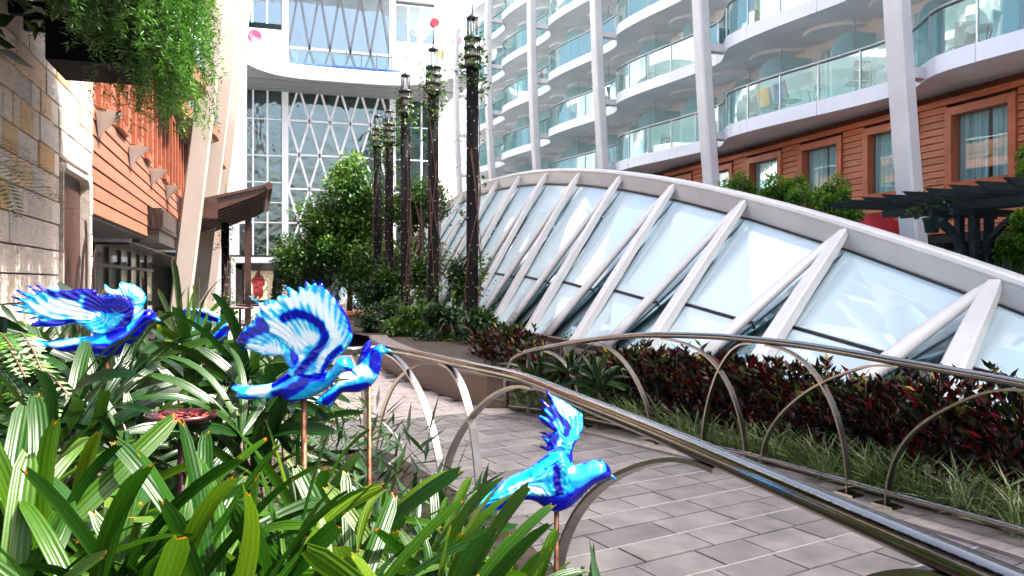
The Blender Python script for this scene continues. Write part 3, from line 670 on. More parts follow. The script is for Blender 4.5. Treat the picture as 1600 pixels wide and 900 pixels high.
# dark ground storey below it
gs = empty('shop_storey', (XT + .6, 18, 0)); tag(gs, 'dark recessed ground storey below the orange timber wall', 'wall')
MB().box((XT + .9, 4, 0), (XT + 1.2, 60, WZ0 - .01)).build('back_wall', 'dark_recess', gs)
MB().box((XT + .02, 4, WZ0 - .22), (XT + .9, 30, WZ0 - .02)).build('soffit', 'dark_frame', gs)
for k in range(7): MB().box((XT + .5, 6 + k * 3.2, 0), (XT + .8, 6.4 + k * 3.2, WZ0 - .22)).build('pier', 'granite', gs)
# red barrel awning
aw_y = 17.6; aw = MB(); ra = .95; vs = []
for i in range(13):
    a = math.pi * i / 12
    for x, k in ((XT - .02, 1.0), (XT - .55, .97), (XT - .85, .86), (XT - .98, .62)): vs.append((x, aw_y - 1.35 * math.cos(a) * (1 if x > XT - .6 else .97), 2.62 + .82 * math.sin(a) * k))
aw.add(vs, [(i * 4 + j, i * 4 + j + 1, i * 4 + 5 + j, i * 4 + 4 + j) for i in range(12) for j in range(3)], True)
aw.box((XT - .98, aw_y - 1.3, 2.48), (XT - .94, aw_y + 1.3, 2.66))
thing_from(aw, 'barrel_awning', 'awning_red', 'red barrel awning on the timber wall behind the nearest right strut', 'awning', base=(XT, aw_y, 2.5))

# ================================================================== left: stone wall with a recessed brown panel
XL = -2.6
sw_ = empty('stone_wall', (XL, 10, 0)); tag(sw_, 'pale ashlar stone wall with a dark brown panel at the left edge', 'wall')
py0, py1, pz0, pz1 = 12.55, 14.35, 0.3, 3.22
MB().box((XL - .5, 2, 0), (XL - .05, 12.40, 6.3)).build('backing', 'grout', sw_)
MB().box((XL - .5, 12.40, pz1 + .1), (XL - .05, 14.85, 6.3)).build('backing', 'grout', sw_)
MB().box((XL - .5, 12.40, 0), (XL - .16, 14.6, pz1 + .1)).build('recess_back', 'dark_frame', sw_)
course = 0; z = 0.02
while z < 6.0:
    h = [0.34, 0.33, 0.36, 0.31][course % 4]; y = 2.0 - (course % 3) * .23
    while y < 14.8:
        L = float(rng.choice([.42, .55, .62, .78, .9, 1.15])) if rng.random() < .9 else .3; y1 = min(y + L, 14.8)
        if 14.8 - y1 < .2: y1 = 14.8
        pieces = [(y, y1)]
        if z + h > pz0 - .05 and z < pz1 + .06:
            pieces = []
            if y < py0 - .08: pieces.append((y, min(y1, py0 - .08)))
            if y1 > py1 + .08: pieces.append((max(y, py1 + .08), y1))
        for a, b in pieces:
            if b - a < .07 or b < 5.0: continue
            pr = random.uniform(0, .022); g = .004
            mb = MB(); c_ = .008
            mb.hexa([(XL - .1, a + g, z + g), (XL - .1, b - g, z + g), (XL - .1, b - g, z + h - g), (XL - .1, a + g, z + h - g)][::-1], [(XL + pr, a + g + c_, z + g + c_), (XL + pr, b - g - c_, z + g + c_), (XL + pr + random.uniform(-.006, .006), b - g - c_, z + h - g - c_), (XL + pr + random.uniform(-.006, .006), a + g + c_, z + h - g - c_)][::-1])
            mb.build('stone', 'stone_block', sw_)
        y = y1
    z += h; course += 1
def rrect(y0, y1, z0, z1, r, n=5):
    pts = []
    for cy, cz, a0 in ((y1 - r, z1 - r, 0), (y0 + r, z1 - r, 90), (y0 + r, z0 + r, 180), (y1 - r, z0 + r, 270)):
        for i in range(n + 1): a = R(a0 + 90 * i / n); pts.append((cy + r * math.cos(a), cz + r * math.sin(a)))
    return pts
pp = rrect(py0, py1, pz0, pz1, .14); po = rrect(py0 - .07, py1 + .07, pz0 - .07, pz1 + .07, .2); npp = len(pp)
MB().extr([(XL - .12, y, z) for y, z in pp], (.03, 0, 0)).build('brown_panel', 'door_brown', sw_)
fm = MB(); fm.add([(XL + .05, y, z) for y, z in pp] + [(XL + .05, y, z) for y, z in po] + [(XL - .12, y, z) for y, z in pp] + [(XL - .1, y, z) for y, z in po], [(i, (i + 1) % npp, npp + (i + 1) % npp, npp + i) for i in range(npp)] + [(i, (i + 1) % npp, 2 * npp + (i + 1) % npp, 2 * npp + i) for i in range(npp)] + [(npp + i, npp + (i + 1) % npp, 3 * npp + (i + 1) % npp, 3 * npp + i) for i in range(npp)])
fm.build('panel_frame', 'stone_trim', sw_) if 'stone_trim' in MATS else fm.build('panel_frame', 'kerb_stone', sw_)
# curled iron leaf ornaments standing in front of the panel
for k, (yy_, hh, cu_) in enumerate(((12.75, 1.95, .18), (13.15, 2.25, .25), (13.55, 2.5, -.2), (13.95, 2.1, .2), (14.2, 1.8, -.15))):
    p = [(XL + .12, yy_, .3), (XL + .14, yy_ + .03, hh * .6), (XL + .16, yy_ + cu_ * .4, hh * .9), (XL + .17, yy_ + cu_, hh), (XL + .17, yy_ + cu_ * 1.25, hh - .12)]
    m = MB(); m.sweep(catmull(p, 5), [(-.05, -.006), (.05, -.006), (.05, .006), (-.05, .006)], (1, 0, 0), smooth=False, scale=[.5 + 0.7 * math.sin(math.pi * min(1, .1 + i / 21)) for i in range(21)])
    thing_from(m, 'iron_leaf', 'bronze_panel', ['lowest curled iron leaf at the left side of the brown panel', 'second curled iron leaf on the brown panel', 'tallest curled iron leaf before the brown panel', 'fourth curled iron leaf on the brown panel', 'iron leaf nearest the right side of the brown panel'][k], 'ornament', 'iron leaves', (XL + .12, yy_, .3))

# ================================================================== left: timber wing with windows
lw = empty('timber_wing', (XL, 22, 2.77)); tag(lw, 'pale orange timber clad wing with tall windows left of the struts', 'building')
XWD = XL - .02; BL = .268
MB().box((XWD - .6, 14.9, 2.79), (XWD - .36, 22.2, 9.0)).build('backing', 'joint_dark', lw)
MB().box((XWD - .6, 22.2, 3.52), (XWD - .36, 58, 9.0)).build('backing', 'joint_dark', lw)
lwin = [15.95 + 2.05 * k for k in range(0, 13)]
def board(y0, y1, z):
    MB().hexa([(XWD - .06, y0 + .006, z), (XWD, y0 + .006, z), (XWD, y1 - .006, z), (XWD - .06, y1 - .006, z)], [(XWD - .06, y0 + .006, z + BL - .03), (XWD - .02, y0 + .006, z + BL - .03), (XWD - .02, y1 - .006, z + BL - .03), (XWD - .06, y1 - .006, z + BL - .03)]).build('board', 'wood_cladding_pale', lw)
for i in range(22):
    z = 2.77 + i * BL
    segs = [(14.92, 22.2)] if z < 3.5 else [(14.92, 22.2), (22.2, 30.0), (30.0, 38.0), (38.0, 46.0)]
    for a, b in segs:
        if z > 4.62 and z < 7.0:
            cuts = [w_ for w_ in lwin if a - .6 < w_ < b + .6]; s_ = a
            for w_ in cuts:
                if w_ - .62 > s_ + .05: board(s_, w_ - .62, z)
                s_ = max(s_, w_ + .62)
            if b > s_ + .05: board(s_, b, z)
        else: board(a, b, z)
for w_ in lwin:
    if w_ > 46: continue
    wn = MB(); wn.box((XWD - .16, w_ - .42, 4.82), (XWD - .13, w_ + .42, 6.85)); wo_ = wn.build('window', 'glass_window', lw)
    fr = MB()
    for a, b in (((XWD - .2, w_ - .60, 4.66), (XWD + .07, w_ - .42, 7.0)), ((XWD - .2, w_ + .42, 4.66), (XWD + .07, w_ + .60, 7.0)), ((XWD - .2, w_ - .42, 6.85), (XWD + .07, w_ + .42, 7.0)), ((XWD - .2, w_ - .42, 4.66), (XWD + .09, w_ + .42, 4.82))): fr.box(a, b)
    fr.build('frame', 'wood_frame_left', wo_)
    MB().box((XWD - .3, w_ - .42, 4.8), (XWD - .25, w_ + .42, 6.85)).build('curtain', 'curtain', wo_)
# scalloped balcony decks over the left side
for k in range(4):
    z0 = 7.25 + DECKH * k; yy = [23 + i * .3 for i in range(115)]
    fl = lambda y: -2.35 + .95 * sc_shape(y - 3.8)
    vs = []
    for y in yy: vs += [(fl(y), y, z0), (fl(y), y, z0 + .4), (-4.6, y, z0 + .4), (-4.6, y, z0)]
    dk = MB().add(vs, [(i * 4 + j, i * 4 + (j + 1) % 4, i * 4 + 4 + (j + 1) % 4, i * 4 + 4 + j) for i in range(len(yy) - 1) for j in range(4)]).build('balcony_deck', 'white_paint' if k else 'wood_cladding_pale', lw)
    vs = []
    for y in yy: vs += [(fl(y) - .05, y, z0 + .42), (fl(y) - .05, y, z0 + 1.4), (fl(y) - .06, y, z0 + 1.4), (fl(y) - .06, y, z0 + .42)]
    MB().add(vs, [(i * 4 + j, i * 4 + (j + 1) % 4, i * 4 + 4 + (j + 1) % 4, i * 4 + 4 + j) for i in range(len(yy) - 1) for j in range(4)]).build('glass_front', 'glass_rail', dk)
    MB().tube([(fl(y) - .05, y, z0 + 1.44) for y in yy], .03, 6).build('handrail', 'alu', dk)
    MB().box((-4.6, 23, z0 + .4), (-4.4, 57, z0 + DECKH)).build('back_wall', 'cabin_wall', dk)
# bronze sign box hanging under the boards
sg = empty('bronze_fascia_box', (XL + .1, 24.5, 3)); tag(sg, 'dark bronze fascia box under the timber wing, left of the strut', 'fascia')
MB().box((XL - .4, 22.22, 2.95), (XL + .30, 27.5, 3.50)).build('box', 'bronze_panel', sg)
MB().box((XL - .4, 22.26, 2.62), (XL + .24, 27.5, 2.94)).build('lower_band', 'dark_frame', sg)
MB().box((XL + .30, 22.3, 3.03), (XL + .33, 25.6, 3.44)).build('face_plate', 'bronze_panel', sg)
# recessed shop front below
sh = empty('shop_building', (XL - 1.5, 22, 0)); tag(sh, 'dark recessed shop front below the timber wing', 'shop')
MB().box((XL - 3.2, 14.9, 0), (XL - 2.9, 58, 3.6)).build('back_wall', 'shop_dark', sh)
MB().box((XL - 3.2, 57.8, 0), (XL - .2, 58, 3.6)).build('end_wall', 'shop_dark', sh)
MB().box((XL - 2.9, 14.97, .001), (XL + .1, 57.8, .012)).build('floor', 'shop_shade_floor', sh)  # dark sheet added so sunlit paving does not brighten the shop
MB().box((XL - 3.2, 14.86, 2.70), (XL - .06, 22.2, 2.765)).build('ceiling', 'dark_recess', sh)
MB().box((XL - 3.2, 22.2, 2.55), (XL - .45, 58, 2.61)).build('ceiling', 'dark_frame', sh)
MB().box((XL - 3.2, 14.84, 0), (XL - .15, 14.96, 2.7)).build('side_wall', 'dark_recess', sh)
for k in range(9):
    y0 = 16.2 + k * 2.0
    MB().box((XL - 1.30, y0 + .08, .1), (XL - 1.27, y0 + 1.9, 2.0)).build('pane', 'glass_window', sh)
    MB().box((XL - 1.30, y0 + .08, 2.1), (XL - 1.27, y0 + 1.9, 2.55)).build('transom_pane', 'glass_window', sh)
    MB().box((XL - 1.36, y0 - .06, 0), (XL - 1.22, y0 + .06, 2.6)).build('mullion', 'dark_frame', sh)
    MB().box((XL - 1.36, y0 + .07, 2.0), (XL - 1.22, y0 + 1.93, 2.1)).build('rail', 'dark_frame', sh)
for k, y0 in enumerate((17.0, 19.2)):
    m = MB(); m.box((XL - 1.1, y0, 1.0), (XL - .95, y0 + .55, 1.9)); m.box((XL - .95, y0 + .04, 1.05), (XL - .94, y0 + .51, 1.85))
    thing_from(m, 'menu_board', 'iron', ['black menu board hanging nearer the stone wall in the shop front', 'black menu board farther along the dark shop front'][k], 'board', base=(XL - 1.1, y0, 1.0))
# cone sconces
for k, y0 in enumerate((15.45, 19.15, 22.85, 26.6, 30.3)):
    m = MB(); vs = [(XWD + .01, y0, 4.12)]; n_ = 10
    for i in range(n_ + 1): a = math.pi * i / n_; vs.append((XWD + .01 + .40 * math.sin(a), y0 - .27 * math.cos(a), 4.55))
    m.add(vs, [(0, i + 1, i + 2) for i in range(n_)] + [tuple(range(1, n_ + 2)), (0, n_ + 1, 1)])
    thing_from(m, 'wall_sconce', 'sconce', ['half cone sconce nearest the stone wall', 'second half cone sconce on the timber wing', 'third half cone sconce, below the hanging fern', 'fourth half cone sconce, just left of the beige strut', 'farthest half cone sconce behind the beige strut'][k], 'wall lamp', 'half cone sconces', (XWD, y0, 4.12))

# brown porch roof
pr_ = empty('porch_roof', (-1.2, 30, 0)); tag(pr_, 'brown timber porch roof jutting from the left behind the small lamp post', 'roof')
def pq(x, y, z): return Vector((x, y, z))
def porch_z(x): return 4.05 + (x + 2.4) * .27
PX0, PX1, PY0_, PY1_ = -2.4, .35, 28.0, 37.0
MB().hexa([pq(PX0, PY0_, porch_z(PX0)), pq(PX1, PY0_, porch_z(PX1)), pq(PX1, PY1_, porch_z(PX1)), pq(PX0, PY1_, porch_z(PX0))], [pq(PX0, PY0_, porch_z(PX0) + .1), pq(PX1, PY0_, porch_z(PX1) + .1), pq(PX1, PY1_, porch_z(PX1) + .1), pq(PX0, PY1_, porch_z(PX0) + .1)]).build('deck', 'brown_timber', pr_)
for k in range(9):
    y = PY0_ + .05 + k * 1.1
    MB().hexa([pq(PX0, y, porch_z(PX0) - .55), pq(PX1 - .3, y, porch_z(PX1) - .28), pq(PX1 - .3, y + .12, porch_z(PX1) - .28), pq(PX0, y + .12, porch_z(PX0) - .55)], [pq(PX0, y, porch_z(PX0) - .003), pq(PX1 + .1, y, porch_z(PX1) - .003), pq(PX1 + .1, y + .12, porch_z(PX1) - .003), pq(PX0, y + .12, porch_z(PX0) - .003)]).build('rafter', 'brown_timber', pr_)
MB().tube([pq(PX1 + .06, PY0_ - .1, porch_z(PX1) + .03), pq(PX1 + .06, PY1_ + .1, porch_z(PX1) + .03)], .13, 10).build('edge_roll', 'brown_timber', pr_)
MB().box((PX0, PY0_ - .06, porch_z(PX0) - .35), (PX0 + 1.2, PY0_ + .04, porch_z(PX0) + .3)).build('end_board', 'brown_timber', pr_)
for y in (31.5, 36.0): MB().box((-.4, y, 0), (-.2, y + .2, porch_z(-.3) - .1)).build('post', 'brown_timber', pr_)

# ================================================================== the end wall
YE = 66.0
ew = empty('end_building', (7, YE, 0)); tag(ew, 'white end building with diamond lattice glazing and a curved balcony', 'building')
MB().box((-3.2, YE + .9, 0), (17, YE + 1.3, 17.6)).build('room_wall', 'far_room', ew)
MB().box((-3.2, YE + .9, 17.7), (17, YE + 1.3, 27)).build('room_wall', 'far_room', ew)
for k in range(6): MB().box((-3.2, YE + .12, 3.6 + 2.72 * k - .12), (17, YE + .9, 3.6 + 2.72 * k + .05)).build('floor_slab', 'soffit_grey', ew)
LX0, LX1 = 2.45, 10.55; ND = 5; DW = (LX1 - LX0) / ND
rows = [3.6 + 2.72 * k for k in range(6)]
rows2 = [17.9, 20.3, 25.0]
def lattice(z0, z1, flip, gm='glass_facade_low', bm='white_paint'):
    for i in range(ND):
        xa, xb = LX0 + DW * i, LX0 + DW * (i + 1); xm = (xa + xb) / 2
        lo, hi = (z0, z1) if not flip else (z1, z0)
        MB().bar((xa, YE, lo), (xm, YE, hi), .17, .12, (0, 1, 0)).build('lattice_bar', bm, ew); MB().bar((xm, YE, hi), (xb, YE, lo), .17, .12, (0, 1, 0)).build('lattice_bar', bm, ew)
        for q in ([(xa, lo), (xb, lo), (xm, hi)],): MB().extr([(x, YE + .05, z) for x, z in q], (0, .02, 0)).build('pane', gm, ew)
        MB().extr([(xm, YE + .05 + random.uniform(0, .012), hi), (xb, YE + .055, lo), (xb + DW / 2, YE + .05 + random.uniform(0, .012), hi)] if i < ND - 1 else [(xm, YE + .05, hi), (xb, YE + .055, lo), (xb, YE + .05, hi)], (0, .02, 0)).build('pane', gm, ew)
        if i == 0: MB().extr([(xa, YE + .05, lo), (xm, YE + .055, hi), (xa, YE + .05, hi)], (0, .02, 0)).build('pane', gm, ew)
    MB().box((LX0, YE - .05, z1 - .08), (LX1, YE + .04, z1 + .08)).build('transom', 'white_paint', ew)
for i in range(5): lattice(rows[i], rows[i + 1], i % 2 == 1)
lattice(rows2[0], rows2[1], True, 'glass_facade', 'rail_grey'); lattice(rows2[1], rows2[2], False, 'glass_facade', 'rail_grey')
def gridbay(x0, x1, zs, ncol):
    for i in range(len(zs) - 1):
        for j in range(ncol):
            a, b = x0 + (x1 - x0) * j / ncol, x0 + (x1 - x0) * (j + 1) / ncol
            MB().box((a + .05, YE + .05 + random.uniform(0, .01), zs[i] + .05), (b - .05, YE + .075, zs[i + 1] - .05)).build('pane', 'glass_facade_low' if zs[0] < 10 else 'glass_facade', ew)
            MB().box((a - .07, YE - .04, zs[i]), (a + .07, YE + .06, zs[i + 1])).build('mullion', 'white_paint', ew)
        MB().box((x0, YE - .03, zs[i + 1] - .045), (x1, YE + .05, zs[i + 1] + .045)).build('transom', 'white_paint', ew)
gridbay(-1.3, 1.95, [3.6, 6.32, 7.9, 9.5, 11.6, 14.48, 17.2], 3)
gridbay(10.95, 14.3, [3.6, 6.32, 9.04, 11.76, 14.48, 17.2], 3)
gridbay(-1.4, 1.95, [22.0, 25.0], 3); gridbay(10.95, 14.3, [21.6, 24.6], 3)
for x in (2.2, 10.75): MB().box((x - .25, YE - .15, 0), (x + .25, YE + .15, 27)).build('pier', 'white_paint', ew)
MB().box((-3.2, YE - .05, 2.9), (15.5, YE + .2, 3.6)).build('spandrel', 'white_paint', ew)
for a, b in ((-3.2, 1.95), (10.95, 16.5)):
    MB().box((a, YE + .03, 17.9), (b, YE + .2, 21.6)).build('upper_wall', 'white_paint', ew)
MB().box((14.3, YE + .02, 0), (17, YE + .25, 27)).build('side_wall', 'white_paint', ew); MB().box((-3.2, YE + .02, 0), (-1.3, YE + .25, 27)).build('side_wall', 'white_paint', ew)
MB().box((-2.9, 46.5, 5.2), (-2.2, 52, 18)).build('white_pier', 'white_paint', ew)
MB().box((-2.2, 51.6, 5.2), (-.55, 52, 18)).build('white_pier', 'white_paint', ew)
# concave balcony across it
def by(x): t = (x - 6.5) / 9.2; return 61.5 - 9.5 * abs(t) ** 4.2
BZ0, BZ1 = 16.75, 17.75
xs = [-2.6 + i * .38 for i in range(49)]
vs = []
for x in xs: y = by(x); vs += [(x, y, BZ0), (x, y - .12, (BZ0 + BZ1) / 2), (x, y, BZ1), (x, YE + .1, BZ1), (x, YE + .1, BZ0)]
bd = MB().add(vs, [(i * 5 + j, i * 5 + (j + 1) % 5, i * 5 + 5 + (j + 1) % 5, i * 5 + 5 + j) for i in range(len(xs) - 1) for j in range(5)], False).build('balcony_deck', 'white_paint', ew)
for k in range(7):
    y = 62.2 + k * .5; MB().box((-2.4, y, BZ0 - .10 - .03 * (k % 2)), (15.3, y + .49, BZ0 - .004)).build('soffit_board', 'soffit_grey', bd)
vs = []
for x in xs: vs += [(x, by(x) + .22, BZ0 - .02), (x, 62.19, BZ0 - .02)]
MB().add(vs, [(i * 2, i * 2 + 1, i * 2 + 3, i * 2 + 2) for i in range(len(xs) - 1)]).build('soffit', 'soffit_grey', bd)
MB().tube([(x, by(x) + .1, BZ1 + 1.15) for x in xs], .035, 6).build('handrail', 'rail_grey', bd)
for i in range(0, 46, 3):
    a, b = xs[i], xs[i + 3]; MB().box((a - .04, by(a) + .06, BZ1), (a + .04, by(a) + .14, BZ1 + 1.35)).build('rail_post', 'rail_grey', bd)
    MB().hexa([(a + .06, by(a) + .1, BZ1 + .05), (b - .06, by(b) + .1, BZ1 + .05), (b - .06, by(b) + .12, BZ1 + .05), (a + .06, by(a) + .12, BZ1 + .05)], [(a + .06, by(a) + .1, BZ1 + 1.05), (b - .06, by(b) + .1, BZ1 + 1.05), (b - .06, by(b) + .12, BZ1 + 1.05), (a + .06, by(a) + .12, BZ1 + 1.05)]).build('glass_panel', 'glass_rail', bd)
# upper overhang
vs = []
for x in xs: y = by(x) + 2.0 - .10 * x; vs += [(x, y, 25.0), (x, y - .5, 26.2), (x, y - 1.2, 28.5), (x, YE + 1, 28.5), (x, YE + 1, 25.0)]
MB().add(vs, [(i * 5 + j, i * 5 + (j + 1) % 5, i * 5 + 5 + (j + 1) % 5, i * 5 + 5 + j) for i in range(len(xs) - 1) for j in range(5)], False).build('upper_overhang', 'white_paint', ew)
# things on the balcony
ORD = ['first', 'second', 'third', 'fourth', 'fifth', 'sixth', 'seventh', 'eighth', 'ninth', 'tenth', 'eleventh', 'twelfth', 'thirteenth', 'fourteenth', 'fifteenth', 'sixteenth', 'seventeenth', 'eighteenth', 'nineteenth', 'twentieth', 'twenty-first', 'twenty-second', 'twenty-third', 'twenty-fourth']
def disc(px, py, y, r, m, nm, lab, cat, thick=.06):
    c = at_y(px, py, y); mb = MB(); n_ = 20
    mb.extr([(c.x + r * math.cos(2 * math.pi * i / n_), y, c.z + r * math.sin(2 * math.pi * i / n_)) for i in range(n_)], (0, thick, 0)); return thing_from(mb, nm, m, lab, cat, base=(c.x, y, c.z - r))
disc(398, 57, YE - .12, .52, 'pink_paint', 'wall_disc', 'pink red round disc on the upper left of the end building', 'disc')
disc(680, 35, YE - .12, .36, 'red_paint', 'wall_disc', 'red round disc on the upper right of the end building', 'disc')
disc(400, 79, 61, .25, 'pale_blue', 'wall_disc', 'pale blue disc behind the left end of the curved balcony', 'disc')
disc(658, 95, 61, .22, 'pale_blue', 'wall_disc', 'pale blue disc at the right part of the curved balcony', 'disc')
disc(689, 85, 60.4, .32, 'orange_paint', 'wall_disc', 'orange disc behind the right part of the curved balcony', 'disc')
disc(714, 63, 60.0, .40, 'pink_paint', 'wall_disc', 'pale pink disc high at the right end of the balcony', 'disc')
for k in range(9):
    x = 2.6 + k * .92; m = MB(); m.box((x, 62.0, BZ1 + .28), (x + .78, 63.6, BZ1 + .34)); m.box((x, 63.5, BZ1 + .3), (x + .78, 63.6, BZ1 + .75))
    for dx in (.05, .68):
        for yy_ in (62.1, 63.4): m.box((x + dx, yy_, BZ1), (x + dx + .05, yy_ + .05, BZ1 + .28))
    thing_from(m, 'deck_lounger', 'blue_paint', '%s blue lounger from the left behind the curved balcony glass' % ORD[k], 'lounger', 'blue loungers on the end balcony', (x, 62, BZ1))
for px in (405, 432): 
    m = MB(); c = at_y(px, 100, 62.5); m.box((c.x - .45, 62.4, BZ1), (c.x + .45, 62.6, BZ1 + .95)); thing_from(m, 'wind_screen', 'glass_frost', 'turquoise wind screen at the left of the curved balcony, %s' % ('nearer the strut' if px == 405 else 'nearer the lattice'), 'screen', base=(c.x, 62.4, BZ1))

# door kiosk in front of the end wall
kq = empty('entrance_kiosk', tuple(at_z(407, 470, 0))); kx, ky, _ = at_d(407, 470, 58)
kq.location = (kx, ky, 0); tag(kq, 'dark framed entrance kiosk with a slatted glass canopy at the far end', 'kiosk')
MB().box((kx - 1.7, ky, 0), (kx - 1.25, ky + .4, 2.9)).build('pier', 'dark_frame', kq); MB().box((kx + 1.05, ky, 0), (kx + 1.5, ky + .4, 2.9)).build('pier', 'dark_frame', kq)
MB().box((kx - 1.7, ky, 2.5), (kx + 1.5, ky + .4, 3.0)).build('lintel', 'dark_frame', kq)
MB().box((kx - 1.25, ky + .3, 0), (kx + 1.05, ky + .35, 2.5)).build('back_panel', 'dark_recess', kq)
MB().box((kx - 1.1, ky + .22, .3), (kx + .9, ky + .28, 2.45)).build('picture_panel', 'art_cream', kq)
pb = []
for i in range(24): a = 2 * math.pi * i / 24; rr_ = 1 + .16 * math.sin(5 * a) + .1 * math.sin(9 * a + 1); pb.append((kx - .15 + .42 * rr_ * math.cos(a), ky + .21, 1.4 + 1.0 * rr_ * math.sin(a)))
MB().extr(pb, (0, .008, 0)).build('red_form', 'art_red', kq)
for i in range(7): MB().box((kx - 2.3, ky - 2.6 + i * .5, 3.35 + i * .02), (kx + 2.0, ky - 2.45 + i * .5, 3.45 + i * .02)).build('slat', 'pergola_green', kq)
for x in (kx - 2.1, kx + 1.8): MB().box((x, ky - 2.8, 3.2), (x + .1, ky + .6, 3.33)).build('beam', 'pergola_green', kq); MB().box((x, ky - 2.6, 0), (x + .14, ky - 2.46, 3.2)).build('post', 'dark_frame', kq)
# ================================================================== guard rails
def path_at_px(path, px):
    best = None
    for i in range(len(path) - 1):
        a, b = project(path[i])[0], project(path[i + 1])[0]
        if (a - px) * (b - px) <= 0 and abs(a - b) > 1e-6: best = i + (px - a) / (b - a)
    return best if best is not None else (0 if abs(project(path[0])[0] - px) < abs(project(path[-1])[0] - px) else len(path) - 1)
def path_pt(path, s_): i = int(max(0, min(len(path) - 2, math.floor(s_)))); return Vector(path[i]).lerp(Vector(path[i + 1]), s_ - i)
def arc_bar(rail, path, px0, px1, zfoot, w_=.05, t_=.016, plate=True):
    s0, s1 = path_at_px(path, px0), path_at_px(path, px1); pts = []; n_ = 22
    ztop = path_pt(path, s0).z - .035
    for i in range(n_ + 1):
        th = math.pi / 2 * i / n_; q = path_pt(path, s0 + (s1 - s0) * math.sin(th)); pts.append(Vector((q.x, q.y, zfoot + (ztop - zfoot) * math.cos(th))))
    c = path_pt(path, s1); side = (Vector(path[min(len(path) - 1, int(s1) + 2)]) - Vector(path[max(0, int(s1) - 2)])); side.z = 0; side.normalize(); nrm = Vector((side.y, -side.x, 0))
    MB().sweep(pts, [(-w_ / 2, -t_ / 2), (w_ / 2, -t_ / 2), (w_ / 2, t_ / 2), (-w_ / 2, t_ / 2)], nrm, smooth=False).build('arch_bar', 'steel_dull', rail) if False else None
    vs = []
    for i, p in enumerate(pts):
        t = pts[min(i + 1, n_)] - pts[max(i - 1, 0)]; t.normalize(); pn = t.cross(nrm).normalized()
        for a, b in ((-1, -1), (1, -1), (1, 1), (-1, 1)): vs.append(p + nrm * a * w_ / 2 + pn * b * t_ / 2)
    MB().add(vs, [(i * 4 + j, i * 4 + (j + 1) % 4, i * 4 + 4 + (j + 1) % 4, i * 4 + 4 + j) for i in range(n_) for j in range(4)] + [(0, 1, 2, 3), (n_ * 4, n_ * 4 + 3, n_ * 4 + 2, n_ * 4 + 1)]).build('arch_bar', 'steel_dull', rail)
    if plate:
        f = pts[-1]; MB().hexa([f + side * a * .09 + nrm * b * .06 + Vector((0, 0, -.004)) for a, b in ((-1, -1), (1, -1), (1, 1), (-1, 1))], [f + side * a * .085 + nrm * b * .055 + Vector((0, 0, .014)) for a, b in ((-1, -1), (1, -1), (1, 1), (-1, 1))]).build('foot_plate', 'steel', rail)
rn = empty('guard_rail', (NEARC[40].x, NEARC[40].y, 0)); tag(rn, 'near stainless steel guard rail sweeping diagonally across the foreground', 'railing')
MB().tube(NEARC, .0325, 16).build('handrail', 'steel', rn)
for a, b in ((601, 694), (690, 583), (697, 752), (835, 690), (1125, 868), (1500, 1150), (553, 575), (520, 503)): arc_bar(rn, NEARC, a, b, .0)
lowr = [Vector((p.x, p.y, .10)) for p in NEARC[24:]]
rf = empty('guard_rail', (FARC[60].x, FARC[60].y, 0)); tag(rf, 'far stainless steel guard rail in front of the red leaved hedge', 'railing')
end0 = FARC[0]; hook = [Vector((end0.x - .02, end0.y + .03, .10)), Vector((end0.x - .035, end0.y + .04, .3)), Vector((end0.x - .03, end0.y + .03, end0.z - .10))]
MB().tube(hook + [p for p in FARC], .03, 14).build('handrail', 'steel', rf)
MB().tube([Vector((p.x, p.y, .115)) for p in FARC], .024, 12).build('bottom_rail', 'steel', rf)
for a, b in ((852, 912), (930, 1020), (1035, 1166), (1172, 1098), (1198, 1326), (1400, 1190), (1605, 1386), (1600, 1700)): arc_bar(rf, FARC, a, b, .025)
s_ = path_at_px(FARC, 826); q = path_pt(FARC, s_); MB().box((q.x - .02, q.y - .03, .02), (q.x + .02, q.y + .03, q.z - .02)).build('end_post', 'steel_dull', rf)

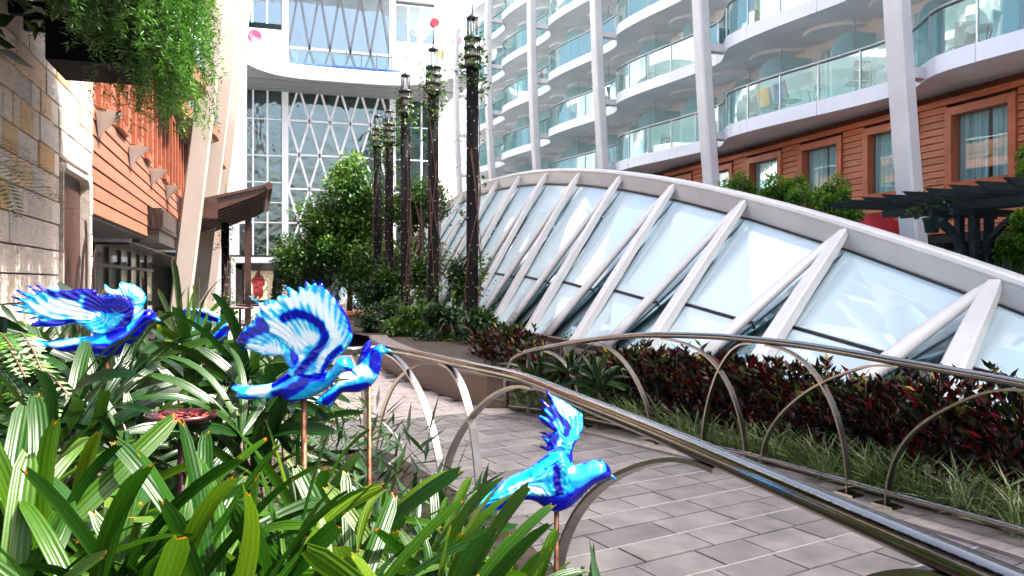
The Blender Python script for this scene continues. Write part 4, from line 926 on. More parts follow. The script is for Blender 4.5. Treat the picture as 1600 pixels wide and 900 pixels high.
# ================================================================== glass birds
def in_poly_np(poly, P):
    c = np.zeros(len(P), bool); n = len(poly); j = n - 1
    for i in range(n):
        xi, yi = poly[i]; xj, yj = poly[j]
        cond = (yi > P[:, 1]) != (yj > P[:, 1])
        with np.errstate(divide='ignore', invalid='ignore'): xx = (xj - xi) * (P[:, 1] - yi) / (yj - yi) + xi
        c ^= cond & (P[:, 0] < xx); j = i
    return c
def seg_dist(P, pts, closed=False):
    d = np.full(len(P), 1e9); pts = [np.array(p, float) for p in pts]
    for i in range(len(pts) if closed else len(pts) - 1):
        a, b = pts[i], pts[(i + 1) % len(pts)]; ab = b - a; t = np.clip(((P - a) @ ab) / (ab @ ab + 1e-12), 0, 1); d = np.minimum(d, np.linalg.norm(P - (a + t[:, None] * ab), axis=1))
    return d
def sheet(name, poly, frame, parent, thick, rad, blues=(), whites=(), root=None, sweep=0.0, step=.0065, base=.62, ripple=0.0, smooth=True, pull=0.0):
    """outline (metres, u right / v up) -> a lens-shaped solid, swept out of its plane away from its root"""
    O, U, V, Wd = frame
    pts = []
    cr = catmull([Vector((x, y, 0)) for x, y in poly + [poly[0]]], 4) if smooth else [Vector((x, y, 0)) for x, y in poly + [poly[0]]]
    for i in range(len(cr) - 1):
        L = (cr[i + 1] - cr[i]).length; n = max(1, int(L / step))
        for k in range(n): q = cr[i].lerp(cr[i + 1], k / n); pts.append((q.x, q.y))
    # drop near duplicates
    B = [pts[0]]
    for p in pts[1:]:
        if math.hypot(p[0] - B[-1][0], p[1] - B[-1][1]) > step * .35: B.append(p)
    if math.hypot(B[0][0] - B[-1][0], B[0][1] - B[-1][1]) < step * .35: B.pop()
    A = np.array(B); x0, y0 = A.min(0); x1, y1 = A.max(0)
    gx, gy = np.meshgrid(np.arange(x0, x1, step), np.arange(y0, y1, step * .87)); gx[1::2] += step / 2
    G = np.stack([gx.ravel(), gy.ravel()], 1); G = G[in_poly_np(B, G)]
    if len(G): G = G[seg_dist(G, B, True) > step * .5]
    P = np.concatenate([A, G]); nb_ = len(B)
    ed = [(i, (i + 1) % nb_) for i in range(nb_)]
    vo, eo, fo_, ov, oe, of_ = geometry.delaunay_2d_cdt([Vector(p) for p in P], ed, [], 1, 1e-6)
    Q = np.array([(v.x, v.y) for v in vo]); d = seg_dist(Q, B, True); d[d < 1e-5] = 0
    t = np.clip(d / rad, 0, 1); h = thick * np.sqrt(np.maximum(0, 1 - (1 - t) ** 2))
    off = np.zeros(len(Q))
    if root is not None: rr = np.linalg.norm(Q - np.array(root), axis=1); off = sweep * (rr / .25) ** 1.3 + pull
    if ripple:
        ang = np.arctan2(Q[:, 1] - root[1], Q[:, 0] - root[0]); h = h * (1 + ripple * np.sin(ang * 58 + 5 * np.sin(rr * 22)))
    tone = np.full(len(Q), base)
    for pl, wd in whites: tone = tone + (1.0 - tone) * np.exp(-(seg_dist(Q, pl) / wd) ** 2)
    for pl, wd in blues: tone = tone * (1 - .97 * np.exp(-(seg_dist(Q, pl) / wd) ** 4))
    if ripple: tone = tone + .14 * np.clip(rr / .12, 0, 1) * np.sin(ang * 58 + 5 * np.sin(rr * 22)) * np.where(tone < .25, .25, 1.0)
    tone = tone - .25 * np.exp(-(d / .0035) ** 2) * (base < .8)
    nQ = len(Q); bnd = d <= 0; back = np.where(bnd, np.arange(nQ), nQ + np.arange(nQ))
    Vv = [O + U * float(q[0]) + V * float(q[1]) - Wd * float(hh + of) for q, hh, of in zip(Q, h, off)] + [O + U * float(q[0]) + V * float(q[1]) + Wd * float(hh - of) for q, hh, of in zip(Q, h, off)]
    F = [tuple(f) for f in fo_] + [tuple(int(back[i]) for i in reversed(f)) for f in fo_]
    me = bpy.data.meshes.new(name); offp = wloc(parent); me.from_pydata([v - offp for v in Vv], [], F)
    at = me.attributes.new('tone', 'FLOAT', 'POINT'); at.data.foreach_set('value', np.concatenate([tone, tone]).astype(np.float32))
    bm = bmesh.new(); bm.from_mesh(me); lo = [v for v in bm.verts if not v.link_faces]; bmesh.ops.delete(bm, geom=lo, context='VERTS'); bmesh.ops.recalc_face_normals(bm, faces=bm.faces); bm.to_mesh(me); bm.free()
    me.polygons.foreach_set('use_smooth', [True] * len(me.polygons)); me.materials.append(MATS['blown_glass'])
    return link(name, me, parent)
FWD = Vector((SN, CS, 0)); RGT = Vector((CS, -SN, 0)); UPV = Vector((0, 0, 1))
def bird(label, d, org, sc, body, eye, beak, wings, stake, zfoot, blues, whites, bthick, brad, tilt=0.0, bbase=.55):
    """org/sc: where the sketch was measured (picture px of its corner, sketch units per px)"""
    k = d / FPX
    def cv(p): return ((org[0] + p[0] / sc - CX) * k, (CY - org[1] - p[1] / sc) * k + EYE)
    sx = org[0] + stake[0] / sc; base_ = at_d(sx, 441, d); base_.z = zfoot
    root = empty('glass_bird', tuple(base_)); tag(root, label, 'bird sculpture', 'blown glass birds')
    Wd = Matrix.Rotation(tilt, 3, 'Z') @ FWD; Uu = Matrix.Rotation(tilt, 3, 'Z') @ RGT
    sxu, _ = cv(stake); O = FWD * d + RGT * sxu - Uu * sxu
    frame = (O, Uu, UPV, Wd)
    cl = lambda L: [([cv(p) for p in pl], wd / sc * k) for pl, wd in L]
    bo = sheet('body', [cv(p) for p in body], frame, root, bthick, brad, cl(blues), cl(whites), base=bbase)
    for (nm, poly, rt, sw, bl, wh, bs, pull) in wings:
        sheet(nm, [cv(p) for p in poly], frame, root, .007, .010, cl(bl), cl(wh), root=cv(rt), sweep=sw, ripple=.42, base=bs, pull=pull)
    e = cv(eye); c = O + Uu * e[0] + UPV * e[1] - Wd * (bthick * .62)
    m = MB(); m.lathe([(0.0005, -.006), (.004, -.0045), (.0062, 0), (.004, .0045), (.0005, .006)], 12); me = m.mesh('eye', 'eye_glass'); link('eye', me, bo, c - wloc(bo)).scale = (.9 * d / 2.6,) * 3
    b0, b1 = cv(beak[0]), cv(beak[1]); p0 = O + Uu * b0[0] + UPV * b0[1]; p1 = O + Uu * b1[0] + UPV * b1[1]
    MB().tube([p0, p0.lerp(p1, .5), p1], [.008 * d / 2.6, .006 * d / 2.6, .0015], 8).build('beak', 'beak_glass', bo)
    s0 = cv(stake); top = O + Uu * s0[0] + UPV * (s0[1] + .03); MB().tube([Vector((top.x, top.y, zfoot)), top], .0085, 8).build('stake', 'stake', root)
    return root
# left bird
bird('blue glass bird at the left, wings swept back, before the stone wall', 3.0, (40, 430), 6.427,
     [(1295, 455), (1240, 478), (1200, 530), (1160, 600), (1100, 680), (1020, 740), (950, 790), (880, 815), (820, 825), (740, 815), (660, 780), (580, 748), (520, 760), (450, 770), (370, 755), (300, 725), (200, 705), (140, 685), (133, 655), (180, 645), (280, 655), (400, 640), (520, 625), (640, 610), (760, 590), (850, 560), (940, 520), (1010, 490), (1060, 450), (1090, 410), (1120, 380), (1160, 355), (1210, 343), (1250, 350), (1282, 385), (1292, 430)],
     (1243, 420), ((1280, 448), (1332, 461)),
     [('wing', [(1000, 570), (1060, 490), (1095, 400), (1100, 320), (1075, 260), (1030, 215), (960, 195), (860, 200), (780, 190), (760, 150), (690, 135), (600, 140), (500, 155), (420, 125), (362, 110), (345, 137), (238, 76), (300, 158), (182, 94), (262, 192), (85, 138), (190, 230), (48, 203), (155, 275), (46, 288), (175, 332), (76, 355), (235, 388), (175, 432), (300, 420), (198, 485), (330, 507), (450, 497), (560, 475), (610, 490), (660, 520), (700, 560), (740, 595), (850, 590), (920, 600)], (980, 540), .055,
       [([(500, 170), (640, 160), (770, 170)], 45), ([(690, 300), (850, 330), (1000, 330), (1070, 300), (1075, 400), (1010, 500), (900, 590)], 48), ([(700, 240), (900, 250), (1030, 240)], 40), ([(250, 100), (420, 190), (600, 230)], 26), ([(230, 470), (400, 470), (550, 455)], 26)],
       [([(300, 330), (480, 330), (620, 380)], 60), ([(380, 260), (560, 280)], 30), ([(720, 400), (900, 300)], 22)], .60, .02),
      ('wing', [(1075, 470), (1120, 360), (1168, 260), (1168, 215), (1122, 150), (1042, 95), (962, 78), (905, 70), (888, 135), (820, 138), (755, 90), (748, 122), (790, 192), (900, 225), (1010, 240), (1050, 300), (1040, 400)], (1060, 450), -.05,
       [], [([(900, 190), (780, 150)], 30), ([(1040, 110), (1130, 220)], 16)], .72, -.015)],
     (830, 800), .32,
     [([(380, 750), (560, 720)], 30), ([(700, 740), (900, 740), (1080, 620), (1190, 480), (1230, 390)], 52), ([(880, 600), (1000, 540)], 40)], [([(600, 755), (760, 795)], 24), ([(330, 690), (560, 650)], 26), ([(1110, 420), (1180, 370)], 14)], .040, .040, R(8))
# central bird
bird('largest blue glass bird in the centre with raised fanned wings', 2.35, (340, 430), 4.089,
     [(880, 615), (840, 613), (805, 618), (770, 650), (740, 690), (690, 730), (620, 770), (540, 805), (480, 818), (420, 790), (380, 775), (330, 790), (260, 795), (180, 803), (108, 788), (95, 767), (120, 758), (80, 742), (73, 716), (100, 700), (160, 710), (260, 705), (340, 690), (400, 650), (460, 610), (520, 590), (600, 600), (680, 610), (730, 595), (760, 550), (790, 520), (830, 513), (862, 535), (876, 575)],
     (842, 562), ((862, 590), (900, 642)),
     [('wing', [(700, 620), (740, 560), (800, 510), (862, 462), (902, 410), (912, 360), (892, 270), (852, 190), (800, 120), (762, 80), (735, 26), (718, 72), (695, 26), (678, 68), (635, 33), (632, 85), (590, 68), (588, 110), (513, 66), (525, 130), (475, 125), (448, 150), (478, 200), (440, 205), (383, 148), (400, 215), (288, 126), (335, 190), (350, 262), (380, 330), (378, 365), (440, 420), (500, 470), (540, 520), (520, 580), (470, 600), (520, 650)], (640, 600), .075,
       [([(480, 270), (560, 235), (640, 260), (710, 310), (735, 380), (700, 440), (620, 530), (540, 620)], 27), ([(700, 600), (740, 520), (830, 450)], 18), ([(745, 50), (830, 150), (890, 260), (908, 350)], 11), ([(740, 60), (730, 35)], 12), ([(695, 50), (693, 28)], 8), ([(635, 60), (634, 36)], 8)],
       [([(560, 150), (680, 130), (760, 260), (800, 400), (700, 530)], 42), ([(420, 330), (560, 420), (640, 390)], 40), ([(450, 170), (380, 200), (310, 150)], 16), ([(470, 570), (560, 520)], 30)], .66, .02),
      ('wing', [(470, 620), (420, 580), (390, 530), (350, 520), (250, 522), (150, 492), (58, 482), (120, 458), (33, 452), (33, 420), (70, 370), (90, 345), (150, 300), (170, 255), (205, 230), (235, 205), (203, 180), (290, 162), (350, 205), (400, 280), (450, 350), (500, 420), (520, 500), (500, 570)], (480, 590), -.06,
       [([(60, 430), (150, 380), (260, 330), (340, 360), (420, 400), (470, 470), (480, 540)], 34), ([(200, 300), (320, 290)], 24)],
       [([(140, 470), (300, 480), (380, 500)], 22), ([(210, 200), (320, 230), (420, 340)], 26)], .62, -.02)],
     (552, 790), .32,
     [([(390, 760), (480, 740), (560, 690), (600, 640), (690, 630)], 34), ([(370, 690), (500, 620)], 22), ([(850, 590), (880, 610)], 12), ([(110, 790), (250, 790)], 12), ([(440, 800), (560, 800)], 12)], [([(230, 740), (380, 720)], 28), ([(350, 700), (300, 760)], 20)], .042, .045, R(-6), .60)
# bird just behind it
bird('small blue glass bird with folded wing just right of the largest one', 3.0, (340, 430), 4.089,
     [(1085, 492), (1060, 515), (1046, 545), (1040, 600), (1012, 670), (960, 722), (900, 747), (830, 747), (792, 755), (760, 795), (714, 854), (702, 832), (662, 842), (652, 822), (626, 822), (640, 790), (700, 740), (755, 690), (790, 640), (850, 600), (900, 570), (930, 540), (960, 500), (1000, 455), (1040, 440), (1070, 455)],
     (1053, 482), ((1068, 482), (1122, 490)),
     [('wing', [(885, 590), (902, 520), (928, 450), (966, 418), (978, 442), (962, 500), (930, 560)], (900, 585), -.04, [([(910, 560), (950, 440)], 22)], [], .4, -.02)],
     (968, 700), .0,
     [([(1010, 500), (1000, 570), (1020, 600)], 30), ([(700, 800), (800, 730), (950, 700)], 22)], [([(790, 660), (900, 610), (1010, 600)], 42), ([(940, 735), (930, 745)], 8)], .034, .036, R(5), .55)
# right bird
bird('blue glass bird at the right with one wing raised, below the near rail', 2.55, (720, 600), 4.092,
     [(970, 600), (930, 622), (880, 642), (840, 662), (800, 700), (750, 750), (700, 790), (640, 812), (580, 812), (530, 785), (470, 745), (400, 735), (340, 750), (270, 790), (180, 800), (100, 770), (60, 720), (120, 690), (180, 670), (260, 612), (350, 570), (430, 530), (480, 500), (560, 440), (640, 412), (690, 470), (710, 520), (750, 520), (800, 500), (880, 488), (932, 510), (962, 550)],
     (903, 570), ((955, 592), (1007, 622)),
     [('wing', [(722, 540), (728, 420), (790, 320), (798, 220), (782, 200), (700, 140), (600, 85), (557, 46), (578, 110), (592, 155), (523, 108), (548, 170), (513, 163), (562, 220), (503, 213), (532, 262), (605, 318), (508, 318), (572, 348), (523, 343), (562, 405), (508, 403), (562, 437), (640, 420), (655, 500), (680, 560)], (690, 530), -.05,
       [([(560, 60), (600, 140)], 10), ([(540, 130), (620, 200), (700, 280), (680, 330)], 18), ([(530, 190), (600, 240)], 12), ([(530, 245), (610, 300)], 18), ([(540, 320), (610, 350), (580, 400)], 24), ([(520, 405), (560, 430)], 14), ([(700, 500), (740, 380)], 12)],
       [([(620, 130), (720, 190)], 28), ([(640, 370), (620, 420)], 14), ([(640, 180), (720, 280)], 9)], .60, -.012),
      ('wing', [(660, 690), (560, 700), (440, 690), (340, 690), (240, 700), (150, 712), (210, 660), (290, 620), (370, 585), (470, 545), (560, 500), (640, 460), (672, 520), (680, 600)], (640, 600), .02,
       [([(600, 520), (600, 600), (620, 680)], 22), ([(560, 470), (640, 440)], 14)], [([(300, 640), (440, 580)], 10), ([(420, 640), (500, 650)], 14)], .62, .036)],
     (612, 800), .10,
     [([(360, 740), (520, 740), (640, 760), (760, 690), (860, 630), (940, 590)], 46), ([(640, 520), (640, 650)], 20), ([(180, 760), (300, 730)], 30), ([(940, 530), (965, 570)], 16)], [([(640, 560), (720, 530)], 14)], .040, .042, R(6), .58)
# bird half hidden among the palm fronds
bird('blue glass bird half hidden behind palm leaves between the two large ones', 4.2, (240, 460), 9.0,
     [(1100, 470), (1060, 500), (1040, 560), (990, 640), (900, 700), (780, 740), (640, 760), (500, 790), (330, 800), (250, 780), (350, 740), (500, 690), (650, 620), (780, 560), (880, 500), (950, 440), (1010, 400), (1060, 400), (1090, 430)],
     (1060, 440), ((1080, 455), (1140, 475)),
     [('wing', [(800, 600), (900, 520), (950, 430), (950, 340), (900, 270), (780, 212), (620, 188), (480, 212), (350, 235), (400, 290), (330, 310), (390, 370), (350, 400), (430, 450), (400, 500), (500, 520), (560, 570), (660, 610)], (850, 560), .05,
       [([(480, 250), (640, 260), (780, 310), (900, 360)], 34), ([(600, 560), (800, 520)], 40)], [([(560, 210), (760, 230), (900, 300)], 20), ([(500, 400), (560, 500)], 40)], .66, .01)],
     (700, 730), .32, [([(900, 640), (1030, 470)], 40)], [], .04, .045, R(4), .55)

# ================================================================== lamp posts twined with vines
def lamp_post(x, y, h, r, label, leaves=700, gh=1.35, low=True, seed=0):
    t = empty('lamp_post', (x, y, 0)); tag(t, label, 'lamp post', 'vine covered lamp posts')
    ch = h - 1.14
    MB().lathe([(r * 1.25, 0), (r * 1.25, .5), (r, .55), (r, ch)], 16, (x, y, 0)).build('column', 'post_black', t)
    for z in (ch, ch + .20, ch + .40, ch + .60): MB().lathe([(r * .8, z - .03), (r * 1.45, z - .03), (r * 1.5, z), (r * 1.45, z + .03), (r * .8, z + .03)], 16, (x, y, 0)).build('collar', 'iron', t)
    MB().lathe([(r * .55, ch + .03), (r * .6, ch + .3), (r * .5, ch + .57)], 14, (x, y, 0)).build('lamp_tube', 'lamp_tube', t)
    cg = MB()
    for i in range(6): a = math.pi * i / 3; cg.tube([(x + r * 1.25 * math.cos(a), y + r * 1.25 * math.sin(a), ch), (x + r * 1.25 * math.cos(a), y + r * 1.25 * math.sin(a), ch + .62)], .012, 5); cg.tube([(x + r * .85 * math.cos(a), y + r * .85 * math.sin(a), ch + .60), (x + r * .85 * math.cos(a), y + r * .85 * math.sin(a), h - .1)], .013, 5)
    cg.build('cage', 'iron', t)
    MB().lathe([(r * .45, ch + .63), (r * .45, h - .12)], 12, (x, y, 0)).build('glass_cylinder', 'glass_lamp', t)
    MB().lathe([(r * .95, h - .12), (r * 1.0, h - .08), (r * .3, h - .03), (.02, h)], 14, (x, y, 0)).build('cap', 'iron', t)
    MB().tube([(x, y, h - .02), (x + .02, y, h + .45)], [.014, .004], 5).build('finial', 'iron', t)
    fb = MB(); wi = MB()                                   # strings of small bulbs and the wires
    nz = int(ch / .30)
    for i in range(2, nz):
        for j in range(5): a = 2 * math.pi * j / 5 + i * .5; fb.lathe([(.003, -.012), (.012, 0), (.003, .012)], 5, (x + (r + .02) * math.cos(a), y + (r + .02) * math.sin(a), i * .30))
    fb.build('string_lights', 'fairy_bulb', t, kind='stuff', fix=False)
    for k in range(6):
        ph = random.uniform(0, 6.28); tw_ = random.uniform(-1.3, 1.3); ht = ch * random.uniform(.55, 1.05)
        wi.tube([(x + (r + .035 + .03 * math.sin(3 * s_ + k)) * math.cos(ph + tw_ * s_), y + (r + .035 + .03 * math.sin(3 * s_ + k)) * math.sin(ph + tw_ * s_), s_) for s_ in [ht * i / 26 for i in range(27)]], .009, 4)
    for k in range(16):
        z = random.uniform(.8, ch); a = random.uniform(0, 6.28); l_ = random.uniform(.15, .4); c0 = Vector((x + r * math.cos(a), y + r * math.sin(a), z)); dr = Vector((math.cos(a), math.sin(a), 0))
        wi.tube([c0, c0 + dr * l_ * .5 + Vector((0, 0, l_ * .5)), c0 + dr * l_ * .8 + Vector((random.uniform(-.1, .1), random.uniform(-.1, .1), l_ * .3))], .005, 4)
    wi.build('vine_stems', 'stem', t, fix=False)
    n = leaves; z = np.concatenate([rng.random(int(n * .30)) * ch, ch * .12 * np.abs(rng.normal(size=int(n * .45))), rng.normal(ch, .35, n - int(n * .30) - int(n * .45))])
    # clumps
    cz = rng.random(9) * ch; ca = rng.random(9) * 6.28; k = rng.integers(0, 9, int(n * .30)); z[:int(n * .30)] = cz[k] + rng.normal(size=len(k)) * .13
    ang = rng.random(n) * 6.28; ang[:int(n * .30)] = ca[k] + rng.normal(size=len(k)) * .45
    rr = r + .04 + np.abs(rng.normal(size=n)) * .10; rr[int(n * .30):int(n * .75)] += np.abs(rng.normal(size=int(n * .75) - int(n * .30))) * .30
    z = np.clip(z, .1, h - .5)
    P = np.stack([x + rr * np.cos(ang), y + rr * np.sin(ang), z], 1); D = np.stack([np.cos(ang), np.sin(ang), rng.normal(size=n) * .6], 1) + unit(n) * .6
    leaf_cloud('vine_leaves', P, D, np.array([0, 0, 1.]) + unit(n) * .5, rng.uniform(.06, .13, n), rng.uniform(.05, .09, n), 'tree_leaf', t, kind='stuff')
PH = 7.45
posts = [(738, 22, 24), (677, 72, 24), (633.5, 113, 18), (608, 170, 17), (590, 178, 14)]
lab = ['tallest and nearest of the vine covered lamp posts, right of the row', 'second vine covered lamp post from the right of the row', 'third vine covered lamp post from the right of the row', 'fourth lamp post from the right, close beside the last one', 'farthest lamp post, leftmost of the row before the tree']
for k, (px, pt, wd) in enumerate(posts):
    d_ = (PH - EYE) * FPX / (CY - pt); p = at_d(px, 441, d_); lamp_post(p.x, p.y, PH, (.13, .135, .135, .14, .135)[k], lab[k], 900)
p = at_d(352, 441, 32); lamp_post(p.x, p.y, EYE + (CY - 303) * 32 / FPX, .15, 'single small lamp post on the left in front of the brown porch', 700)
# ================================================================== fan palm leaves (foreground)
def strap_mesh(L, W, bend, twist, trunc, nseg=8, nac=4, name='leaf', m='palm_leaf'):
    """one leaflet along +X, arching, pleated, blunt ragged tip"""
    vs = []; al = []; ac = []
    ang = 0.0; x = z = 0.0
    for i in range(nseg + 1):
        t = i / nseg
        wd = W * (min(1, .35 + 2.2 * t) if t < .3 else 1.0) * (1 - max(0, t - .62) ** 1.4 * (1.6 if not trunc else .6))
        if i == nseg: wd *= (.55 if trunc else .12)
        tw_ = twist * t
        for j in range(nac + 1):
            a = j / nac - .5; y = a * wd; zz = abs(a) * wd * .45 * (1 - .5 * t)
            if i == nseg and trunc: dx = -random.uniform(0, .05) * L
            else: dx = 0
            yy = y * math.cos(tw_) - zz * math.sin(tw_); z2 = y * math.sin(tw_) + zz * math.cos(tw_)
            vs.append((x - math.sin(ang) * z2 + dx * math.cos(ang), yy, z + math.cos(ang) * z2 + dx * math.sin(ang))); al.append(t); ac.append(j / nac)
        x += math.cos(ang) * L / nseg; z += math.sin(ang) * L / nseg; ang -= bend / nseg * (.4 + 1.2 * t)
    fs = [(i * (nac + 1) + j, i * (nac + 1) + j + 1, (i + 1) * (nac + 1) + j + 1, (i + 1) * (nac + 1) + j) for i in range(nseg) for j in range(nac)]
    me = bpy.data.meshes.new(name); me.from_pydata(vs, [], fs); me.polygons.foreach_set('use_smooth', [True] * len(fs)); me.materials.append(MATS[m])
    for nm, da in (('along', al), ('across', ac)): at = me.attributes.new(nm, 'FLOAT', 'POINT'); at.data.foreach_set('value', da)
    me.update(); return me
LEAF_A = [strap_mesh(1.0, w_, b, tw_, tr) for w_, b, tw_, tr in ((.13, .5, .2, True), (.11, .9, -.3, True), (.145, .35, .1, True), (.10, 1.2, .4, False), (.12, .7, -.15, True), (.11, .2, .25, True))]
LEAF_B = [strap_mesh(1.0, w_, b, tw_, tr, m='palm_leaf_dark') for w_, b, tw_, tr in ((.10, 1.0, .2, True), (.085, 1.5, -.3, False), (.11, .7, .1, True), (.09, 1.9, .4, False), (.10, 1.2, -.25, True))]
def fan(plant, hub, axis, n, L, spread, meshes, tiltv=0.25):
    axis = Vector(axis).normalized(); s_ = axis.cross(Vector((0, 0, 1)))
    if s_.length < .05: s_ = Vector((1, 0, 0))
    s_.normalize(); up = s_.cross(axis).normalized()
    for i in range(n):
        a = spread * ((i + .5) / n - .5) + random.uniform(-.12, .12); el = random.uniform(-.15, .35) + tiltv * math.cos(a)
        dr = (axis * math.cos(a) + s_ * math.sin(a)) * math.cos(el) + up * math.sin(el); dr.normalize()
        yv = up.cross(dr).normalized(); zv = dr.cross(yv).normalized()
        l_ = L * random.uniform(.75, 1.15); tip = hub + dr * l_; md = hub + dr * l_ * .5
        if min(tip.x * SN + tip.y * CS, md.x * SN + md.y * CS) < .95: continue
        o = link('leaf', random.choice(meshes), plant)
        M = Matrix((( dr.x, yv.x, zv.x), (dr.y, yv.y, zv.y), (dr.z, yv.z, zv.z))).to_4x4()
        o.matrix_local = Matrix.Translation(hub - wloc(plant)) @ M @ Matrix.Rotation(random.uniform(-.35, .35), 4, 'X') @ Matrix.Scale(l_, 4)
def palm(px, py, d, L, label, meshes, nf=3, n=7, up=.75, toward=0.0, group='fan palms in the near bed', zf=BZ):
    hub0 = at_d(px, py, d); base = Vector((hub0.x + random.uniform(-.05, .05), hub0.y + random.uniform(-.05, .05), zf))
    t = empty('fan_palm', tuple(base)); tag(t, label, 'palm', group)
    for k in range(nf):
        az = 2 * math.pi * k / nf + random.uniform(-.5, .5); dv = Vector((math.cos(az), math.sin(az), 0)); r_ = L * random.uniform(.12, .32) * (0 if nf == 1 else 1)
        hub = hub0 + dv * r_ + Vector((0, 0, random.uniform(-.35, .08) * L * (0 if k == 0 else 1)))
        if k == 0: hub = hub0.copy()
        MB().tube(catmull([base + dv * .02, base.lerp(hub, .6) + dv * .02, hub], 4), [.007] * 8 + [.0055], 5).build('stem', 'grass_stem' if 'grass_stem' in MATS else 'bark', t)
        ax = dv * (1 - up) + Vector((0, 0, up)) + FWD * (-toward)
        fan(t, hub, ax, n, L, R(random.uniform(190, 290)), meshes)
rows_f = [  # (px, py of hub, depth, leaflet length)
    (70, 850, 1.35, .30), (205, 840, 1.45, .28), (330, 850, 1.45, .28), (455, 850, 1.40, .28), (560, 815, 1.75, .28), (645, 860, 1.75, .25), (715, 910, 1.55, .25), (120, 790, 1.85, .30),
    (275, 815, 2.0, .24), (10, 770, 1.75, .32), (390, 920, 1.15, .26), (560, 920, 1.20, .26), (690, 940, 1.25, .26), (150, 930, 1.10, .26), (490, 765, 2.2, .26), (690, 810, 2.3, .21), (760, 950, 1.5, .24), (270, 930, 1.15, .26), (600, 765, 2.4, .22), (20, 930, 1.1, .26), (820, 950, 1.6, .22), (885, 950, 1.7, .20)]
adj = ['at the lower left corner', 'in front, left of the dish', 'in front, below the dish', 'in front, below the central bird', 'with upright blades right of the central bird', 'with broad blades left of the right bird', 'with pale blades under the right bird', 'behind the front row at the left', 'close below the dish', 'at the left edge under the fern', 'at the bottom edge left of centre', 'at the bottom edge in the centre', 'at the bottom edge left of the right bird', 'at the bottom edge on the left', 'beneath the central bird stake', 'with dark blades by the tail of the right bird', 'at the bottom edge under the right bird', 'at the bottom edge between the left and centre', 'beside the rail feet right of the central bird', 'in the bottom left corner of the bed', 'at the bottom right end of the bed, under the bird stake', 'rightmost, at the bottom corner of the bed by the rail']
for k, (px, py, d, L) in enumerate(rows_f): palm(px, py + 52, d, L * 1.06, 'bright green fan palm %s' % adj[k], LEAF_A, 3, 8, random.uniform(.3, .68), .1)
rows_m = [(90, 600, 3.5, .46), (200, 610, 3.3, .46), (300, 600, 3.7, .44), (400, 600, 3.2, .44), (130, 545, 4.3, .46), (250, 560, 4.4, .46), (360, 560, 4.6, .42), (60, 560, 4.6, .46), (160, 665, 2.7, .40), (350, 655, 2.9, .36), (440, 650, 2.9, .38), (20, 640, 3.0, .42), (310, 545, 4.0, .42), (455, 590, 4.3, .36), (100, 690, 2.5, .42), (400, 690, 2.6, .38), (215, 700, 2.6, .32)]
adm = ['under the tail of the left bird', 'by the stake of the left bird', 'between the left bird and the central bird', 'under the tail of the central bird', 'by the foot of the stone wall', 'behind the left bird', 'behind the central bird wing', 'at the wall below the brown panel', 'left of the dish stake', 'right of the dish', 'below the central bird stake', 'at the left edge beside the fern', 'standing upright in front of the hidden bird', 'beneath the central bird near the rail end', 'in the dark middle of the bed at the left', 'in the dark middle of the bed right of the dish', 'below the dish in the dark of the bed']
for k, (px, py, d, L) in enumerate(rows_m): palm(px, py, d, L, 'dark glossy fan palm %s' % adm[k], LEAF_A if k == 12 else LEAF_B, 3 if k != 12 else 2, 9, .55 if k != 12 else .9)
# undergrowth that closes the bed
n = 4200; P = np.stack([rng.uniform(-2.5, .9, n), rng.uniform(.3, 6.3, n), np.zeros(n)], 1)
keep = np.array([inside(BED, a, b) for a, b in P[:, :2]]); dd = P[:, 0] * SN + P[:, 1] * CS; keep &= dd > .9; P = P[keep]; n = len(P); P[:, 2] = BZ + rng.random(n) * .45
leaf_cloud('undergrowth', P, unit(n) * np.array([1, 1, .5]) + np.array([0, 0, .5]), np.array([0, 0, 1.]) + unit(n) * .5, rng.uniform(.12, .28, n), rng.uniform(.02, .035, n), 'dark_tree_leaf').update_tag()
tag(bpy.data.objects['undergrowth'], 'dark strap leaves filling the near bed between the palms', 'ground cover', kind='stuff')

# ferns
def frond(parent, pts, W, n=26, m='fern_leaf'):
    c = catmull(pts, 10); N_ = len(c); P = []; D = []; Nn = []; L = []
    for i in range(2, N_ - 1):
        t = i / N_; tg = (c[min(i + 1, N_ - 1)] - c[i - 1]).normalized(); sd_ = tg.cross(Vector((0, 0, 1))).normalized()
        for s_ in (-1, 1):
            P.append(c[i]); D.append(sd_ * s_ + tg * .35 + Vector((0, 0, -.15))); Nn.append(sd_.cross(tg) * -1 + Vector((0, 0, .5))); L.append(W * math.sin(math.pi * min(1, .12 + t * .88)) ** .7)
    L = np.array(L); o = leaf_cloud('frond', P, D, Nn, L, np.maximum(L * .30, .006), m, parent, fold=.05, mid=.35)
    MB().tube(c, .003, 4).build('midrib', 'stem', o)
f1 = at_d(-20, 640, 2.6); t = empty('sword_fern', (f1.x, f1.y, BZ)); tag(t, 'pale sword fern at the left edge below the stone wall', 'fern')
for (a, b, c_) in (((-10, 640), (40, 560), (115, 625)), ((-10, 600), (30, 520), (75, 600)), ((-20, 650), (25, 610), (58, 690)), ((-20, 570), (5, 535), (40, 590)), ((-10, 660), (60, 620), (98, 680)), ((-30, 560), (-5, 520), (22, 545))):
    frond(t, [at_d(*a, 2.7), at_d(*b, 2.6), at_d(*c_, 2.45)], .055)
f2 = at_x(-60, 250, -2.4); t = empty('trailing_fern', tuple(f2)); tag(t, 'fern fronds reaching in from the left edge across the stone wall', 'fern')
